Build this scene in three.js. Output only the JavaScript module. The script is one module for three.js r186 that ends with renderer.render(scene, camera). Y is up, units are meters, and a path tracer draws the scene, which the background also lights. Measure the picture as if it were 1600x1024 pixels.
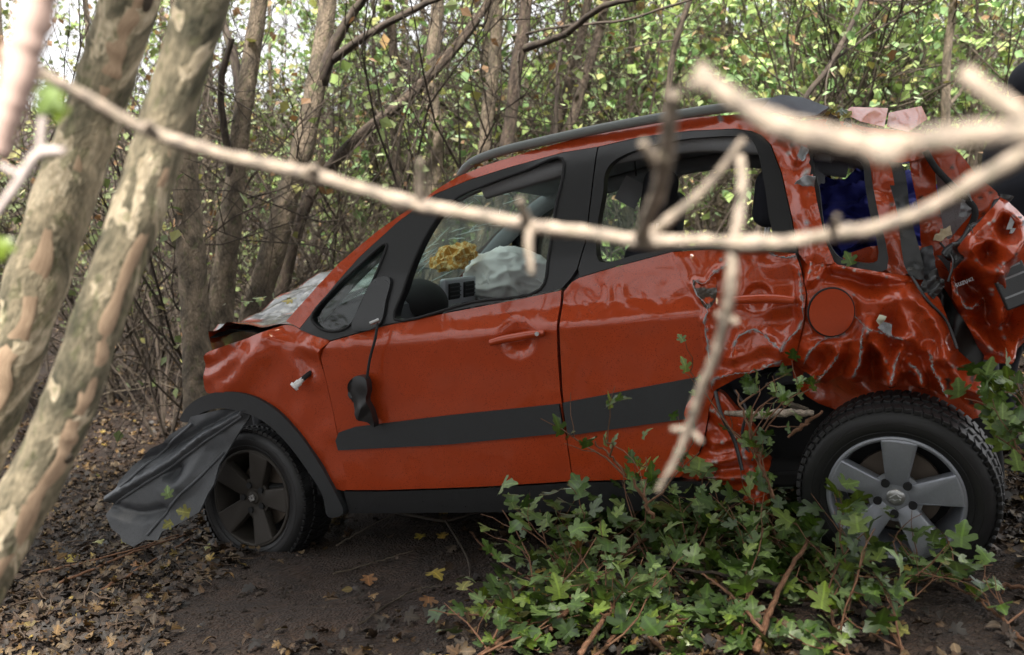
import * as THREE from 'three';
import { mergeGeometries, mergeVertices, toCreasedNormals } from 'three/addons/utils/BufferGeometryUtils.js';
import { RoundedBoxGeometry } from 'three/addons/geometries/RoundedBoxGeometry.js';
import { MarchingCubes } from 'three/addons/objects/MarchingCubes.js';
import { TextGeometry } from 'three/addons/geometries/TextGeometry.js';
import { FontLoader } from 'three/addons/loaders/FontLoader.js';
import { createNoise2D, createNoise3D } from 'simplex-noise';

// ---------------------------------------------------------------- camera, sky, sun, exposure
const scene = new THREE.Scene();
const FOCAL = 1541.05, HORIZON = 300.3, EYE = 1.5;          // pixels of a 1600 x 1024 frame
const camera = new THREE.PerspectiveCamera(2 * Math.atan(512 / FOCAL) * 180 / Math.PI, 1600 / 1024, 0.05, 400);
const TILT = Math.atan((512 - HORIZON) / FOCAL);
camera.position.set(0, EYE, 0);
camera.rotation.x = -TILT;
camera.focus = 3.7;
camera.userData.fStop = 2.9;
camera.updateMatrixWorld();

const renderer = new THREE.WebGLRenderer({ antialias: true });
renderer.setSize(1024, 655);
renderer.toneMapping = THREE.LinearToneMapping;
renderer.toneMappingExposure = 3.5;
renderer.shadowMap.enabled = true;

const SKY_LEVEL = 0.52;
{ // thin even cloud, hazy and bright down to the horizon
  const w = 256, h = 128, data = new Float32Array(w * h * 4);
  for (let j = 0; j < h; j++) {
    const el = (j + 0.5) / h * Math.PI - Math.PI / 2, s = Math.sin(el);
    for (let i = 0; i < w; i++) {
      const a = i / w * Math.PI * 2, c = 1 + 0.05 * Math.sin(a * 3 + el * 4) * Math.cos(el) + 0.04 * Math.sin(a * 7 - el * 9) * Math.cos(el);
      const L = SKY_LEVEL * (s > 0 ? 1 : 0.10) * c, k = (j * w + i) * 4;
      data[k] = L * 0.985; data[k + 1] = L; data[k + 2] = L * 1.03; data[k + 3] = 1;
    }
  }
  const t = new THREE.DataTexture(data, w, h, THREE.RGBAFormat, THREE.FloatType);
  t.mapping = THREE.EquirectangularReflectionMapping; t.magFilter = THREE.LinearFilter; t.minFilter = THREE.LinearFilter; t.needsUpdate = true;
  scene.background = t; scene.environment = t;
}
const sun = new THREE.DirectionalLight(0xfff8ee, 4.9);
sun.position.set(-1.5, 14.0, 5.0);
sun.target.position.set(0.3, 0.7, -4);
sun.castShadow = true; sun.shadow.radius = 16; sun.shadow.mapSize.set(2048, 2048);
Object.assign(sun.shadow.camera, { left: -14, right: 14, top: 14, bottom: -14, near: 0.5, far: 60 });
scene.add(sun, sun.target);


// ---------------------------------------------------------------- helpers
function mulberry(a) { return () => { a |= 0; a = a + 0x6D2B79F5 | 0; let t = Math.imul(a ^ a >>> 15, 1 | a); t = t + Math.imul(t ^ t >>> 7, 61 | t) ^ t; return ((t ^ t >>> 14) >>> 0) / 4294967296; }; }
const rnd = mulberry(20241), n2 = createNoise2D(mulberry(7)), n3 = createNoise3D(mulberry(11));
const rr = (a, b) => a + (b - a) * rnd(), pick = (a) => a[Math.floor(rnd() * a.length)];
const V = (x, y, z) => new THREE.Vector3(x, y, z);
const clamp = THREE.MathUtils.clamp, lerp = THREE.MathUtils.lerp, sstep = THREE.MathUtils.smoothstep;
const rgb = (r, g, b) => new THREE.Color().setRGB(r, g, b);
const taken = {};
function numbered(n) { const k = taken[n] = (taken[n] ?? -1) + 1; return k ? `${n}_${String(k).padStart(3, '0')}` : n; }
function tag(o, label, category, group, kind) { if (label) o.userData.label = label; if (category) o.userData.category = category; if (group) o.userData.group = group; if (kind) o.userData.kind = kind; return o; }
function thing(name, label, category, group, pos) { const o = new THREE.Group(); o.name = numbered(name); if (pos) o.position.copy(pos); scene.add(o); return tag(o, label, category, group); }
function mesh(name, geo, mat, parent) { const m = new THREE.Mesh(geo, mat); m.name = parent ? name : numbered(name); m.castShadow = m.receiveShadow = true; (parent ?? scene).add(m); return m; }
function copy(o, label, group) { const c = o.clone(); c.name = numbered(o.name.replace(/_\d{3}$/, '')); scene.add(c); if (label) c.userData.label = label; if (group) c.userData.group = group; return c; }
const std = (o) => new THREE.MeshStandardMaterial(o), phys = (o) => new THREE.MeshPhysicalMaterial(o);

// a point seen at a place of the frame, at a distance along the view
function dirOf(px, py) { return V((px - 800) / FOCAL, -(py - 512) / FOCAL, -1).applyEuler(camera.rotation); }
function at(px, py, depth) { const d = dirOf(px, py); return d.multiplyScalar(depth / -d.z).add(camera.position); }   // depth along world -z

// tapered tube through points
function tube(pts, radius, sides = 7, o = {}) {
  const n = pts.length, P = [], N = [], I = [], U = [], T = [];
  for (let i = 0; i < n; i++) T.push(pts[Math.min(i + 1, n - 1)].clone().sub(pts[Math.max(i - 1, 0)]).normalize());
  let a = Math.abs(T[0].y) < 0.9 ? V(0, 1, 0) : V(1, 0, 0);
  a = a.sub(T[0].clone().multiplyScalar(a.dot(T[0]))).normalize();
  let len = 0;
  for (let i = 0; i < n; i++) {
    a.sub(T[i].clone().multiplyScalar(a.dot(T[i]))).normalize();
    const b = T[i].clone().cross(a), r0 = typeof radius === 'function' ? radius(i / (n - 1), i) : radius;
    if (i) len += pts[i].distanceTo(pts[i - 1]);
    for (let j = 0; j <= sides; j++) {
      const th = j / sides * Math.PI * 2, dir = a.clone().multiplyScalar(Math.cos(th)).addScaledVector(b, Math.sin(th));
      const r = r0 * (1 + (o.bump ? o.bump * n3(Math.cos(th) * 1.3 + (o.seed ?? 0), len * (o.freq ?? 8), Math.sin(th) * 1.3) : 0));
      P.push(...pts[i].clone().addScaledVector(dir, r).toArray()); N.push(...dir.toArray()); U.push(j / sides, len);
    }
  }
  const s = sides + 1;
  for (let i = 0; i < n - 1; i++) for (let j = 0; j < sides; j++) { const k = i * s + j; I.push(k, k + 1, k + s, k + 1, k + s + 1, k + s); }
  // close both ends with a fan
  for (const [i, flip] of [[0, 1], [n - 1, 0]]) {
    const c = P.length / 3; P.push(...pts[i].toArray()); const d = T[i].clone().multiplyScalar(flip ? -1 : 1); N.push(...d.toArray()); U.push(0.5, 0);
    for (let j = 0; j < sides; j++) { const k = i * s + j; flip ? I.push(c, k + 1, k) : I.push(c, k, k + 1); }
  }
  const g = new THREE.BufferGeometry();
  g.setAttribute('position', new THREE.Float32BufferAttribute(P, 3)); g.setAttribute('normal', new THREE.Float32BufferAttribute(N, 3)); g.setAttribute('uv', new THREE.Float32BufferAttribute(U, 2)); g.setIndex(I);
  if (o.bump) g.computeVertexNormals();
  return g;
}
function spline(pts, n, jitter = 0) { const c = new THREE.CatmullRomCurve3(pts, false, 'centripetal').getPoints(n); if (jitter) for (let i = 1; i < n; i++) c[i].add(V(rr(-1, 1), rr(-1, 1), rr(-1, 1)).multiplyScalar(jitter)); return c; }
function merged(list) { return mergeGeometries(list.map((g) => g.index ? g.toNonIndexed() : g), false); }
function paintAll(g, c) { const n = g.attributes.position.count, a = new Float32Array(n * 3); for (let i = 0; i < n; i++) { a[i * 3] = c.r; a[i * 3 + 1] = c.g; a[i * 3 + 2] = c.b; } g.setAttribute('color', new THREE.BufferAttribute(a, 3)); return g; }

// Delaunay triangles of a point set (sweep along x)
function delaunay(pts) {
  const n = pts.length; let x0 = 1e9, x1 = -1e9, y0 = 1e9, y1 = -1e9;
  for (const [x, y] of pts) { x0 = Math.min(x0, x); x1 = Math.max(x1, x); y0 = Math.min(y0, y); y1 = Math.max(y1, y); }
  const D = Math.max(x1 - x0, y1 - y0), mx = (x0 + x1) / 2, my = (y0 + y1) / 2, v = pts.concat([[mx - 20 * D, my - D], [mx, my + 20 * D], [mx + 20 * D, my - D]]);
  const circ = (i, j, k) => {
    const [ax, ay] = v[i], [bx, by] = v[j], [cx, cy] = v[k], d = 2 * (ax * (by - cy) + bx * (cy - ay) + cx * (ay - by));
    const a2 = ax * ax + ay * ay, b2 = bx * bx + by * by, c2 = cx * cx + cy * cy;
    const x = (a2 * (by - cy) + b2 * (cy - ay) + c2 * (ay - by)) / d, y = (a2 * (cx - bx) + b2 * (ax - cx) + c2 * (bx - ax)) / d;
    return { i, j, k, x, y, r: (ax - x) ** 2 + (ay - y) ** 2 };
  };
  const order = [...Array(n).keys()].sort((a, b) => v[b][0] - v[a][0]);
  let open = [circ(n, n + 1, n + 2)]; const done = [];
  for (let q = order.length - 1; q >= 0; q--) {
    const c = order[q], [px, py] = v[c], edges = new Map(), keep = [];
    const edge = (a, b) => { const key = a < b ? a * 1e6 + b : b * 1e6 + a; edges.has(key) ? edges.set(key, null) : edges.set(key, [a, b]); };
    for (const t of open) {
      const dx = px - t.x;
      if (dx > 0 && dx * dx > t.r) { done.push(t); continue; }
      const dy = py - t.y;
      if (dx * dx + dy * dy - t.r > 1e-14) { keep.push(t); continue; }
      edge(t.i, t.j); edge(t.j, t.k); edge(t.k, t.i);
    }
    for (const e of edges.values()) if (e) keep.push(circ(e[0], e[1], c));
    open = keep;
  }
  return done.concat(open).filter((t) => t.i < n && t.j < n && t.k < n).map((t) => [t.i, t.j, t.k]);
}
function inside(poly, x, y) { let r = false; for (let i = 0, j = poly.length - 1; i < poly.length; j = i++) { const [xi, yi] = poly[i], [xj, yj] = poly[j]; if ((yi > y) !== (yj > y) && x < (xj - xi) * (y - yi) / (yj - yi) + xi) r = !r; } return r; }
function resample(poly, h) { const o = []; for (let i = 0; i < poly.length; i++) { const [ax, ay] = poly[i], [bx, by] = poly[(i + 1) % poly.length], n = Math.max(1, Math.round(Math.hypot(bx - ax, by - ay) / h)); for (let k = 0; k < n; k++) o.push([ax + (bx - ax) * k / n, ay + (by - ay) * k / n]); } return o; }
function segDist(poly, x, y) { let m = 1e9; for (let i = 0; i < poly.length - 1; i++) { const [ax, ay] = poly[i], [bx, by] = poly[i + 1], ex = bx - ax, ey = by - ay, t = clamp(((x - ax) * ex + (y - ay) * ey) / (ex * ex + ey * ey + 1e-12), 0, 1); m = Math.min(m, Math.hypot(x - ax - ex * t, y - ay - ey * t)); } return m; }
// a sheet: polygon with holes, triangulated evenly, bent by map(x, y) -> Vector3; its edge is turned over by `rim`
function sheet(outer, holes, h, map, rim, colour, noise = mulberry(5)) {
  const loops = [outer, ...holes].map((l) => resample(l, h)), pts = loops.flat();
  let x0 = 1e9, x1 = -1e9, y0 = 1e9, y1 = -1e9; for (const [x, y] of outer) { x0 = Math.min(x0, x); x1 = Math.max(x1, x); y0 = Math.min(y0, y); y1 = Math.max(y1, y); }
  let row = 0;
  for (let y = y0; y < y1; y += h * 0.866, row++) for (let x = x0 + (row % 2) * h / 2; x < x1; x += h) {
    const jx = x + (noise() - 0.5) * h * 0.25, jy = y + (noise() - 0.5) * h * 0.25;
    if (!inside(outer, jx, jy) || holes.some((q) => inside(q, jx, jy))) continue;
    let near = false; for (const l of loops) { if (near) break; for (const [lx, ly] of l) if ((lx - jx) ** 2 + (ly - jy) ** 2 < h * h * 0.36) { near = true; break; } }
    if (!near) pts.push([jx, jy]);
  }
  for (const p of pts) { p[0] += (noise() - 0.5) * 1e-6; p[1] += (noise() - 0.5) * 1e-6; }
  const tris = delaunay(pts).filter(([a, b, c]) => { const x = (pts[a][0] + pts[b][0] + pts[c][0]) / 3, y = (pts[a][1] + pts[b][1] + pts[c][1]) / 3; return inside(outer, x, y) && !holes.some((q) => inside(q, x, y)); });
  const v = pts.map(([x, y]) => map(x, y)), P = [], U = [], C = [], I = [];
  const col = pts.map(([x, y]) => colour ? colour(x, y) : null);
  pts.forEach((p, i) => { P.push(v[i].x, v[i].y, v[i].z); U.push(p[0], p[1]); if (colour) C.push(col[i].r, col[i].g, col[i].b); });
  const ec = new Map();
  for (let [a, b, c] of tris) {
    const cr = (pts[b][0] - pts[a][0]) * (pts[c][1] - pts[a][1]) - (pts[b][1] - pts[a][1]) * (pts[c][0] - pts[a][0]); if (cr > 0) [b, c] = [c, b];
    I.push(a, c, b);
    for (const [p, q] of [[a, c], [c, b], [b, a]]) { const k = p < q ? p * 1e6 + q : q * 1e6 + p; ec.has(k) ? ec.set(k, null) : ec.set(k, [p, q]); }
  }
  const g = new THREE.BufferGeometry();
  g.setAttribute('position', new THREE.Float32BufferAttribute(P, 3)); g.setIndex(I); g.computeVertexNormals();
  let N = [...g.attributes.normal.array];
  if (rim) {
    const back = rim.isVector3 ? rim : V(0, 0, rim);
    for (const e of ec.values()) if (e) {
      const [p, q] = e, a = v[p], b = v[q], k = P.length / 3, nn = b.clone().sub(a).cross(back).normalize().negate();
      for (const [w, i] of [[a, p], [b, q], [a.clone().add(back), p], [b.clone().add(back), q]]) { P.push(w.x, w.y, w.z); U.push(...pts[i]); N.push(nn.x, nn.y, nn.z); if (colour) C.push(col[i].r, col[i].g, col[i].b); }
      I.push(k, k + 2, k + 1, k + 1, k + 2, k + 3);
    }
  }
  g.setAttribute('position', new THREE.Float32BufferAttribute(P, 3)); g.setAttribute('normal', new THREE.Float32BufferAttribute(N, 3)); g.setAttribute('uv', new THREE.Float32BufferAttribute(U, 2));
  if (colour) g.setAttribute('color', new THREE.Float32BufferAttribute(C, 3));
  g.setIndex(I);
  return g;
}
function smooth2(pts, closed = true, k = 6) { return new THREE.CatmullRomCurve3(pts.map(([x, y]) => V(x, y, 0)), closed, 'centripetal').getPoints(pts.length * k).slice(0, closed ? -1 : undefined).map((p) => [p.x, p.y]); }

// textures: layered noise that wraps, mapped to colours or to heights
function noiseTex(size, fn, srgb) {
  const d = new Uint8Array(size * size * 4);
  for (let j = 0; j < size; j++) for (let i = 0; i < size; i++) { const c = fn(i / size, j / size, i, j); for (let k = 0; k < 3; k++) d[(j * size + i) * 4 + k] = clamp(Math.round((Array.isArray(c) ? c[k] : c) * 255), 0, 255); d[(j * size + i) * 4 + 3] = 255; }
  const t = new THREE.DataTexture(d, size, size); t.wrapS = t.wrapT = THREE.RepeatWrapping; t.magFilter = THREE.LinearFilter; t.minFilter = THREE.LinearMipmapLinearFilter; t.generateMipmaps = true; if (srgb) t.colorSpace = THREE.SRGBColorSpace; t.needsUpdate = true; return t;
}
const torus = (u, v, f, s = 0) => { const a = u * Math.PI * 2, b = v * Math.PI * 2, R = f / (Math.PI * 2); return n3(Math.cos(a) * R + s, Math.sin(a) * R + Math.cos(b) * R * 1.3, Math.sin(b) * R + s * 2); };
const fbm = (u, v, f, o = 4, s = 0) => { let r = 0, a = 0.5; for (let i = 0; i < o; i++) { r += a * torus(u, v, f * 2 ** i, s + i * 3.1); a *= 0.55; } return r; };
const rep = (t, x, y) => { const c = t.clone(); c.repeat.set(x, y); c.needsUpdate = true; return c; };

// ---------------------------------------------------------------- ground
function groundY(x, z) {
  const d = -z, xx = clamp(x, -5, 6);
  let h = 0.066 + 0.1117 * (xx - 0.398) + 0.0748 * (Math.max(z, -7) + 4.437);
  const rise = Math.max(0, d - 6.2);
  h += rise * rise / (rise + 3) * lerp(0.12, 0.19, sstep(x, -4, 5));
  h += 0.035 * n2(x * 0.9, z * 0.9) + 0.015 * n2(x * 3.1 + 5, z * 3.1) + 0.25 * n2(x * 0.12, z * 0.12) * sstep(d, 7, 14);
  return h;
}
function onGround(px, py) { const d = dirOf(px, py).normalize(), p = camera.position.clone(); for (let i = 0; i < 4000; i++) { p.addScaledVector(d, 0.01); if (p.y < groundY(p.x, p.z)) break; } return p; }
const leafLitter = noiseTex(512, (u, v) => {
  const a = fbm(u, v, 6, 5), b = fbm(u, v, 40, 3, 9), c = torus(u, v, 90, 4);
  const k = clamp(0.5 + 0.6 * a + 0.35 * b, 0, 1), sp = c > 0.55 ? 0.06 : 0;
  return [0.13 + 0.12 * k + sp, 0.095 + 0.09 * k + sp, 0.075 + 0.07 * k + sp];
}, true);
const earthBump = noiseTex(512, (u, v) => 0.5 + 0.3 * fbm(u, v, 14, 5, 2) + 0.25 * torus(u, v, 70, 5));
{
  const xs = [], zs = []; const far = 60;
  for (let i = -70; i <= 70; i++) xs.push(Math.sign(i) * (Math.abs(i) * 0.1 + Math.max(0, Math.abs(i) - 40) ** 2 * 0.06));
  for (let j = 0; j <= 170; j++) zs.push(6 - j * 0.1 - Math.max(0, j - 110) ** 2 * 0.02);
  const P = [], U = [], I = [];
  zs.forEach((z) => xs.forEach((x) => { P.push(x, groundY(x, z), z); U.push(x, z); }));
  for (let j = 0; j < zs.length - 1; j++) for (let i = 0; i < xs.length - 1; i++) { const k = j * xs.length + i; I.push(k, k + 1, k + xs.length, k + 1, k + xs.length + 1, k + xs.length); }
  const g = new THREE.BufferGeometry(); g.setAttribute('position', new THREE.Float32BufferAttribute(P, 3)); g.setAttribute('uv', new THREE.Float32BufferAttribute(U, 2)); g.setIndex(I); g.computeVertexNormals();
  const m = mesh('ground', g, std({ map: rep(leafLitter, 0.8, 0.8), bumpMap: rep(earthBump, 1.1, 1.1), bumpScale: 0.03, roughness: 0.9 }));
  tag(m, 'dark forest floor of wet earth and rotting leaves', 'ground', null, 'structure');
}

// ---------------------------------------------------------------- leaves
const LOBES = [[0, 0], [0.18, -0.04], [0.38, -0.02], [0.34, 0.12], [0.22, 0.2], [0.44, 0.28], [0.58, 0.36], [0.53, 0.52], [0.4, 0.54], [0.2, 0.45], [0.24, 0.62], [0.31, 0.74], [0.16, 0.83], [0.09, 0.98], [0, 1.03]];
function mapleLeaf(curl, fold, twist = 0) {
  const o = LOBES.concat(LOBES.slice(1, -1).reverse().map(([x, y]) => [-x, y]));
  const tri = THREE.ShapeUtils.triangulateShape(o.map(([x, y]) => new THREE.Vector2(x, y)), []);
  const P = o.flatMap(([x, y]) => [x, Math.abs(x) * fold + curl * (y - 0.4) ** 2 - 0.1 * curl + twist * x * (y - 0.3), -y]);
  const g = new THREE.BufferGeometry(); g.setAttribute('position', new THREE.Float32BufferAttribute(P, 3)); g.setAttribute('uv', new THREE.Float32BufferAttribute(o.flatMap(([x, y]) => [x * 0.5 + 0.5, y]), 2)); g.setIndex(tri.flat()); g.computeVertexNormals();
  const n = g.attributes.normal; if (n.getY(0) < 0) { g.setIndex(tri.flatMap(([a, b, c]) => [a, c, b])); g.computeVertexNormals(); }
  return g;
}
const LEAF = [mapleLeaf(-0.35, 0.18, 0.1), mapleLeaf(-0.15, -0.2, -0.3), mapleLeaf(0.4, 0.25, 0.3), mapleLeaf(-0.7, 0.1, -0.1)];
function ovalLeaf(w, curl, fold) {
  const o = [[0, 0]]; for (let i = 1; i < 9; i++) { const t = i / 9; o.push([w * Math.sin(Math.PI * t ** 0.8) * (i % 2 ? 1 : 0.88), t]); } o.push([0, 1]); for (let i = 8; i > 0; i--) { const t = i / 9; o.push([-w * Math.sin(Math.PI * t ** 0.8) * (i % 2 ? 0.9 : 1), t]); }
  const tri = THREE.ShapeUtils.triangulateShape(o.map(([x, y]) => new THREE.Vector2(x, y)), []), P = o.flatMap(([x, y]) => [x, Math.abs(x) * fold + curl * (y - 0.4) ** 2, -y]), g = new THREE.BufferGeometry();
  g.setAttribute('position', new THREE.Float32BufferAttribute(P, 3)); g.setAttribute('uv', new THREE.Float32BufferAttribute(o.flatMap(([x, y]) => [x * 0.5 + 0.5, y]), 2)); g.setIndex(tri.flatMap(([a, b, c]) => [a, b, c])); g.computeVertexNormals(); return g;
}
const LITTER = [...LEAF, ovalLeaf(0.3, 0.5, 0.5), ovalLeaf(0.24, -0.8, 0.7), ovalLeaf(0.36, 0.9, -0.5), mapleLeaf(1.1, 0.6, 0.5)];
const veins = noiseTex(128, (u, v) => {
  const x = u - 0.5; let m = Math.min(Math.abs(x) * 3, 1);
  for (const s of [0.55, 1.1]) m = Math.min(m, Math.abs(Math.abs(x) - v * s * 0.5) * 3.2 + 0.1);
  const k = 0.78 + 0.14 * fbm(u, v, 8, 3) + (m < 0.06 ? 0.2 : 0); return [k, k, k * 0.95];
}, true);
const leafMat = (r, g, b, rough = 0.36, tr = 0.25) => phys({ color: rgb(r, g, b), map: veins, roughness: rough, transmission: tr, thickness: 0, side: THREE.DoubleSide });
const GREEN = [leafMat(0.085, 0.17, 0.022), leafMat(0.13, 0.24, 0.03), leafMat(0.25, 0.37, 0.11, 0.5), leafMat(0.055, 0.115, 0.016), leafMat(0.22, 0.32, 0.035)];
const YELLOW = [leafMat(0.55, 0.42, 0.06, 0.6), leafMat(0.5, 0.32, 0.06, 0.6), leafMat(0.36, 0.16, 0.05, 0.6), leafMat(0.44, 0.42, 0.11, 0.6)];

// countless leaves of the forest floor
const bare = [[620, 975, 0.75], [1490, 960, 0.6], [720, 845, 0.8], [470, 930, 0.42], [560, 860, 0.5], [380, 960, 0.3]].map(([x, y, r]) => { const p = onGround(x, y); return [p.x, p.z, r]; });
const isBare = (x, z) => bare.some(([bx, bz, r]) => Math.hypot(x - bx, z - bz) / r < 1 + 0.35 * n2(x * 3, z * 3));
{
  const tones = [[0.12, 0.065, 0.035], [0.075, 0.045, 0.03], [0.17, 0.09, 0.04], [0.05, 0.035, 0.026], [0.26, 0.15, 0.055], [0.36, 0.25, 0.06], [0.22, 0.15, 0.09], [0.10, 0.07, 0.05]];
  const N = 80000, per = N / 8, M = new THREE.Matrix4(), q = new THREE.Quaternion(), e = new THREE.Euler(), c = new THREE.Color();
  LITTER.forEach((g, v) => {
    const im = new THREE.InstancedMesh(g, std({ color: 0xffffff, map: veins, roughness: 0.62, side: THREE.DoubleSide }), per);
    for (let i = 0; i < per; i++) {
      let x, z, t = 0;
      do {
        const d = 2.0 + 14 * rnd() ** 1.5; z = -d; x = rr(-0.62, 0.6) * d; t++;
        if (t > 30) break;
      } while (bare.some(([bx, bz, r]) => { const u = Math.hypot((x - bx), (z - bz)) / r; return u < 1 + 0.35 * n2(x * 3, z * 3) && rnd() < 0.86; }) || (n2(x * 1.4 + 20, z * 1.4) < -0.55 && rnd() < 0.5));
      const s = rnd() < 0.4 ? rr(0.012, 0.028) : rr(0.024, 0.054);
      e.set(rr(-0.7, 0.7), rr(0, 6.28), rr(-0.7, 0.7)); q.setFromEuler(e);
      M.compose(V(x, groundY(x, z) + rr(0.004, 0.03), z), q, V(s, s, s)); im.setMatrixAt(i, M);
      const k = rnd(), w = tones[k < 0.70 ? Math.floor(rnd() * 4) : k < 0.93 ? 4 + Math.floor(rnd() * 2) * 2 : 5 + Math.floor(rnd() * 3)], f = rr(0.28, 0.72) * (k < 0.70 ? 1 : 1.5);
      im.setColorAt(i, c.setRGB(w[0] * f, w[1] * f, w[2] * f));
    }
    im.name = numbered('fallen_leaves'); im.castShadow = im.receiveShadow = true; scene.add(im);
    tag(im, 'brown and ochre leaf litter strewn over the forest floor', 'leaf litter', 'leaf litter', 'stuff');
  });
}

// crumbs of twig and clods of earth among the leaves
{
  const tw = tube([V(-0.5, 0, 0), V(-0.1, 0.02, 0.03), V(0.2, -0.02, 0), V(0.5, 0, 0.04)], 0.018, 5), cl = new THREE.IcosahedronGeometry(0.5, 1), cp = cl.attributes.position;
  for (let i = 0; i < cp.count; i++) { const k = 1 + 0.35 * n3(cp.getX(i) * 4, cp.getY(i) * 4, cp.getZ(i) * 4); cp.setXYZ(i, cp.getX(i) * k, cp.getY(i) * k * 0.7, cp.getZ(i) * k); } cl.computeVertexNormals();
  for (const [g, N, nm, lab, lo, hi] of [[tw, 3600, 'twig_litter', 'short broken twigs scattered over the forest floor', 0.04, 0.2], [cl, 16000, 'soil_clods', 'small dark clods of earth on the forest floor', 0.004, 0.02]]) {
    const im = new THREE.InstancedMesh(g, std({ color: 0xffffff, roughness: 0.95 }), N), M = new THREE.Matrix4(), q = new THREE.Quaternion(), c = new THREE.Color();
    for (let i = 0; i < N; i++) { let d = 2.0 + 10 * rnd() ** 1.7, x = rr(-0.62, 0.6) * d; for (let t = 0; t < 6 && nm === 'twig_litter' && isBare(x, -d); t++) { d = 2.0 + 10 * rnd() ** 1.7; x = rr(-0.62, 0.6) * d; } const s = rr(lo, hi), f = rr(0.6, 1.4); q.setFromEuler(new THREE.Euler(rr(-0.25, 0.25), rr(0, 6.28), rr(-0.25, 0.25))); M.compose(V(x, groundY(x, -d) + (nm === 'twig_litter' ? rr(0.005, 0.03) : 0.001), -d), q, V(s, s, s)); im.setMatrixAt(i, M); im.setColorAt(i, nm === 'twig_litter' ? c.setRGB(0.10 * f, 0.07 * f, 0.05 * f) : c.setRGB(0.035 * f, 0.025 * f, 0.019 * f)); }
    im.name = nm; im.castShadow = im.receiveShadow = true; scene.add(im); tag(im, lab, 'litter', null, 'stuff');
  }
}

// ---------------------------------------------------------------- bark
const barkTex = (base, spread, patch, seed) => noiseTex(512, (u, v) => {
  const a = fbm(u, v, 5, 5, seed), b = fbm(u * 1, v, 24, 3, seed + 3), str = torus(u, v * 0.25 % 1, 60, seed + 6);
  const k = 0.5 + 0.55 * a + 0.22 * b + 0.1 * str, p = sstep(fbm(u, v, 4, 4, seed + 12), patch - 0.03, patch + 0.05), q = sstep(fbm(u, v, 9, 3, seed + 20), 0.25, 0.35);
  const c = base.map((x, i) => x + spread * (k - 0.5) * (1 - 0.12 * i));
  return [lerp(c[0], 0.80 + 0.15 * b, p), lerp(c[1], 0.74 + 0.15 * b, p), lerp(c[2], 0.63 + 0.15 * b, p)].map((x, i) => lerp(x, [0.36, 0.38, 0.25][i] + 0.12 * b, q * 0.35));
}, true);
const barkBump = noiseTex(512, (u, v) => 0.5 + 0.4 * fbm(u, v, 9, 5, 8) + 0.2 * torus(u, v * 0.2 % 1, 50, 3));
const barkPale = std({ map: rep(barkTex([0.57, 0.53, 0.44], 0.55, 0.16, 2), 1, 1.6), bumpMap: rep(barkBump, 2, 4), bumpScale: 0.004, roughness: 0.88 });
const barkMoss = std({ map: rep(barkTex([0.49, 0.46, 0.38], 0.52, 0.26, 13), 1, 1.6), bumpMap: rep(barkBump, 2, 4), bumpScale: 0.004, roughness: 0.9 });
const barkGrey = std({ map: rep(barkTex([0.43, 0.385, 0.33], 0.36, 0.7, 5), 1, 1.2), bumpMap: rep(barkBump, 2, 3), bumpScale: 0.01, roughness: 0.9 });
const barkBrown = std({ map: rep(barkTex([0.32, 0.275, 0.24], 0.3, 0.8, 7), 1, 1.2), bumpMap: rep(barkBump, 2, 3), bumpScale: 0.01, roughness: 0.9 });
const barkDark = std({ map: rep(barkTex([0.27, 0.235, 0.21], 0.22, 0.8, 9), 1, 1.2), roughness: 0.9 });
const twigPale = std({ map: rep(barkTex([0.57, 0.52, 0.47], 0.44, 0.5, 11), 1, 9), bumpMap: rep(barkBump, 1, 10), bumpScale: 0.002, roughness: 0.8 });

// ---------------------------------------------------------------- trees with trunks that can be told apart
function diamond(list, p, dir, up, s) { // a folded leaf of two faces
  const side = dir.clone().cross(up).normalize(), a = p, b = p.clone().addScaledVector(dir, s), m = p.clone().addScaledVector(dir, s * 0.45).addScaledVector(up, s * 0.1);
  const l = m.clone().addScaledVector(side, s * 0.42), r = m.clone().addScaledVector(side, -s * 0.42);
  list.push(a, l, b, a, b, r);
}
function leafGeo(list, tone) {
  const P = new Float32Array(list.length * 3), C = new Float32Array(list.length * 3), c = new THREE.Color();
  list.forEach((p, i) => { P.set([p.x, p.y, p.z], i * 3); if (i % 6 === 0) tone(c, list[i]); C.set([c.r, c.g, c.b], i * 3); });
  const g = new THREE.BufferGeometry(); g.setAttribute('position', new THREE.BufferAttribute(P, 3)); g.setAttribute('color', new THREE.BufferAttribute(C, 3)); g.computeVertexNormals(); return g;
}
const rdir = (up = 0) => V(rr(-1, 1), rr(-1, 1) + up, rr(-1, 1)).normalize();
const foliageMat = phys({ vertexColors: true, roughness: 0.75, transmission: 0.45, thickness: 0, side: THREE.DoubleSide });
const autumn = (c) => { const k = rnd(), f = rr(0.65, 1.3); if (k < 0.5) c.setRGB(0.36 * f, 0.50 * f, 0.15 * f); else if (k < 0.84) c.setRGB(0.25 * f, 0.42 * f, 0.16 * f); else if (k < 0.96) c.setRGB(0.50 * f, 0.52 * f, 0.16 * f); else c.setRGB(0.34 * f, 0.21 * f, 0.08 * f); };
const mossy = (c) => { const k = rnd(), f = rr(0.7, 1.2); if (k < 0.6) c.setRGB(0.17 * f, 0.22 * f, 0.07 * f); else if (k < 0.85) c.setRGB(0.27 * f, 0.26 * f, 0.07 * f); else c.setRGB(0.28 * f, 0.15 * f, 0.06 * f); };

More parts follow.
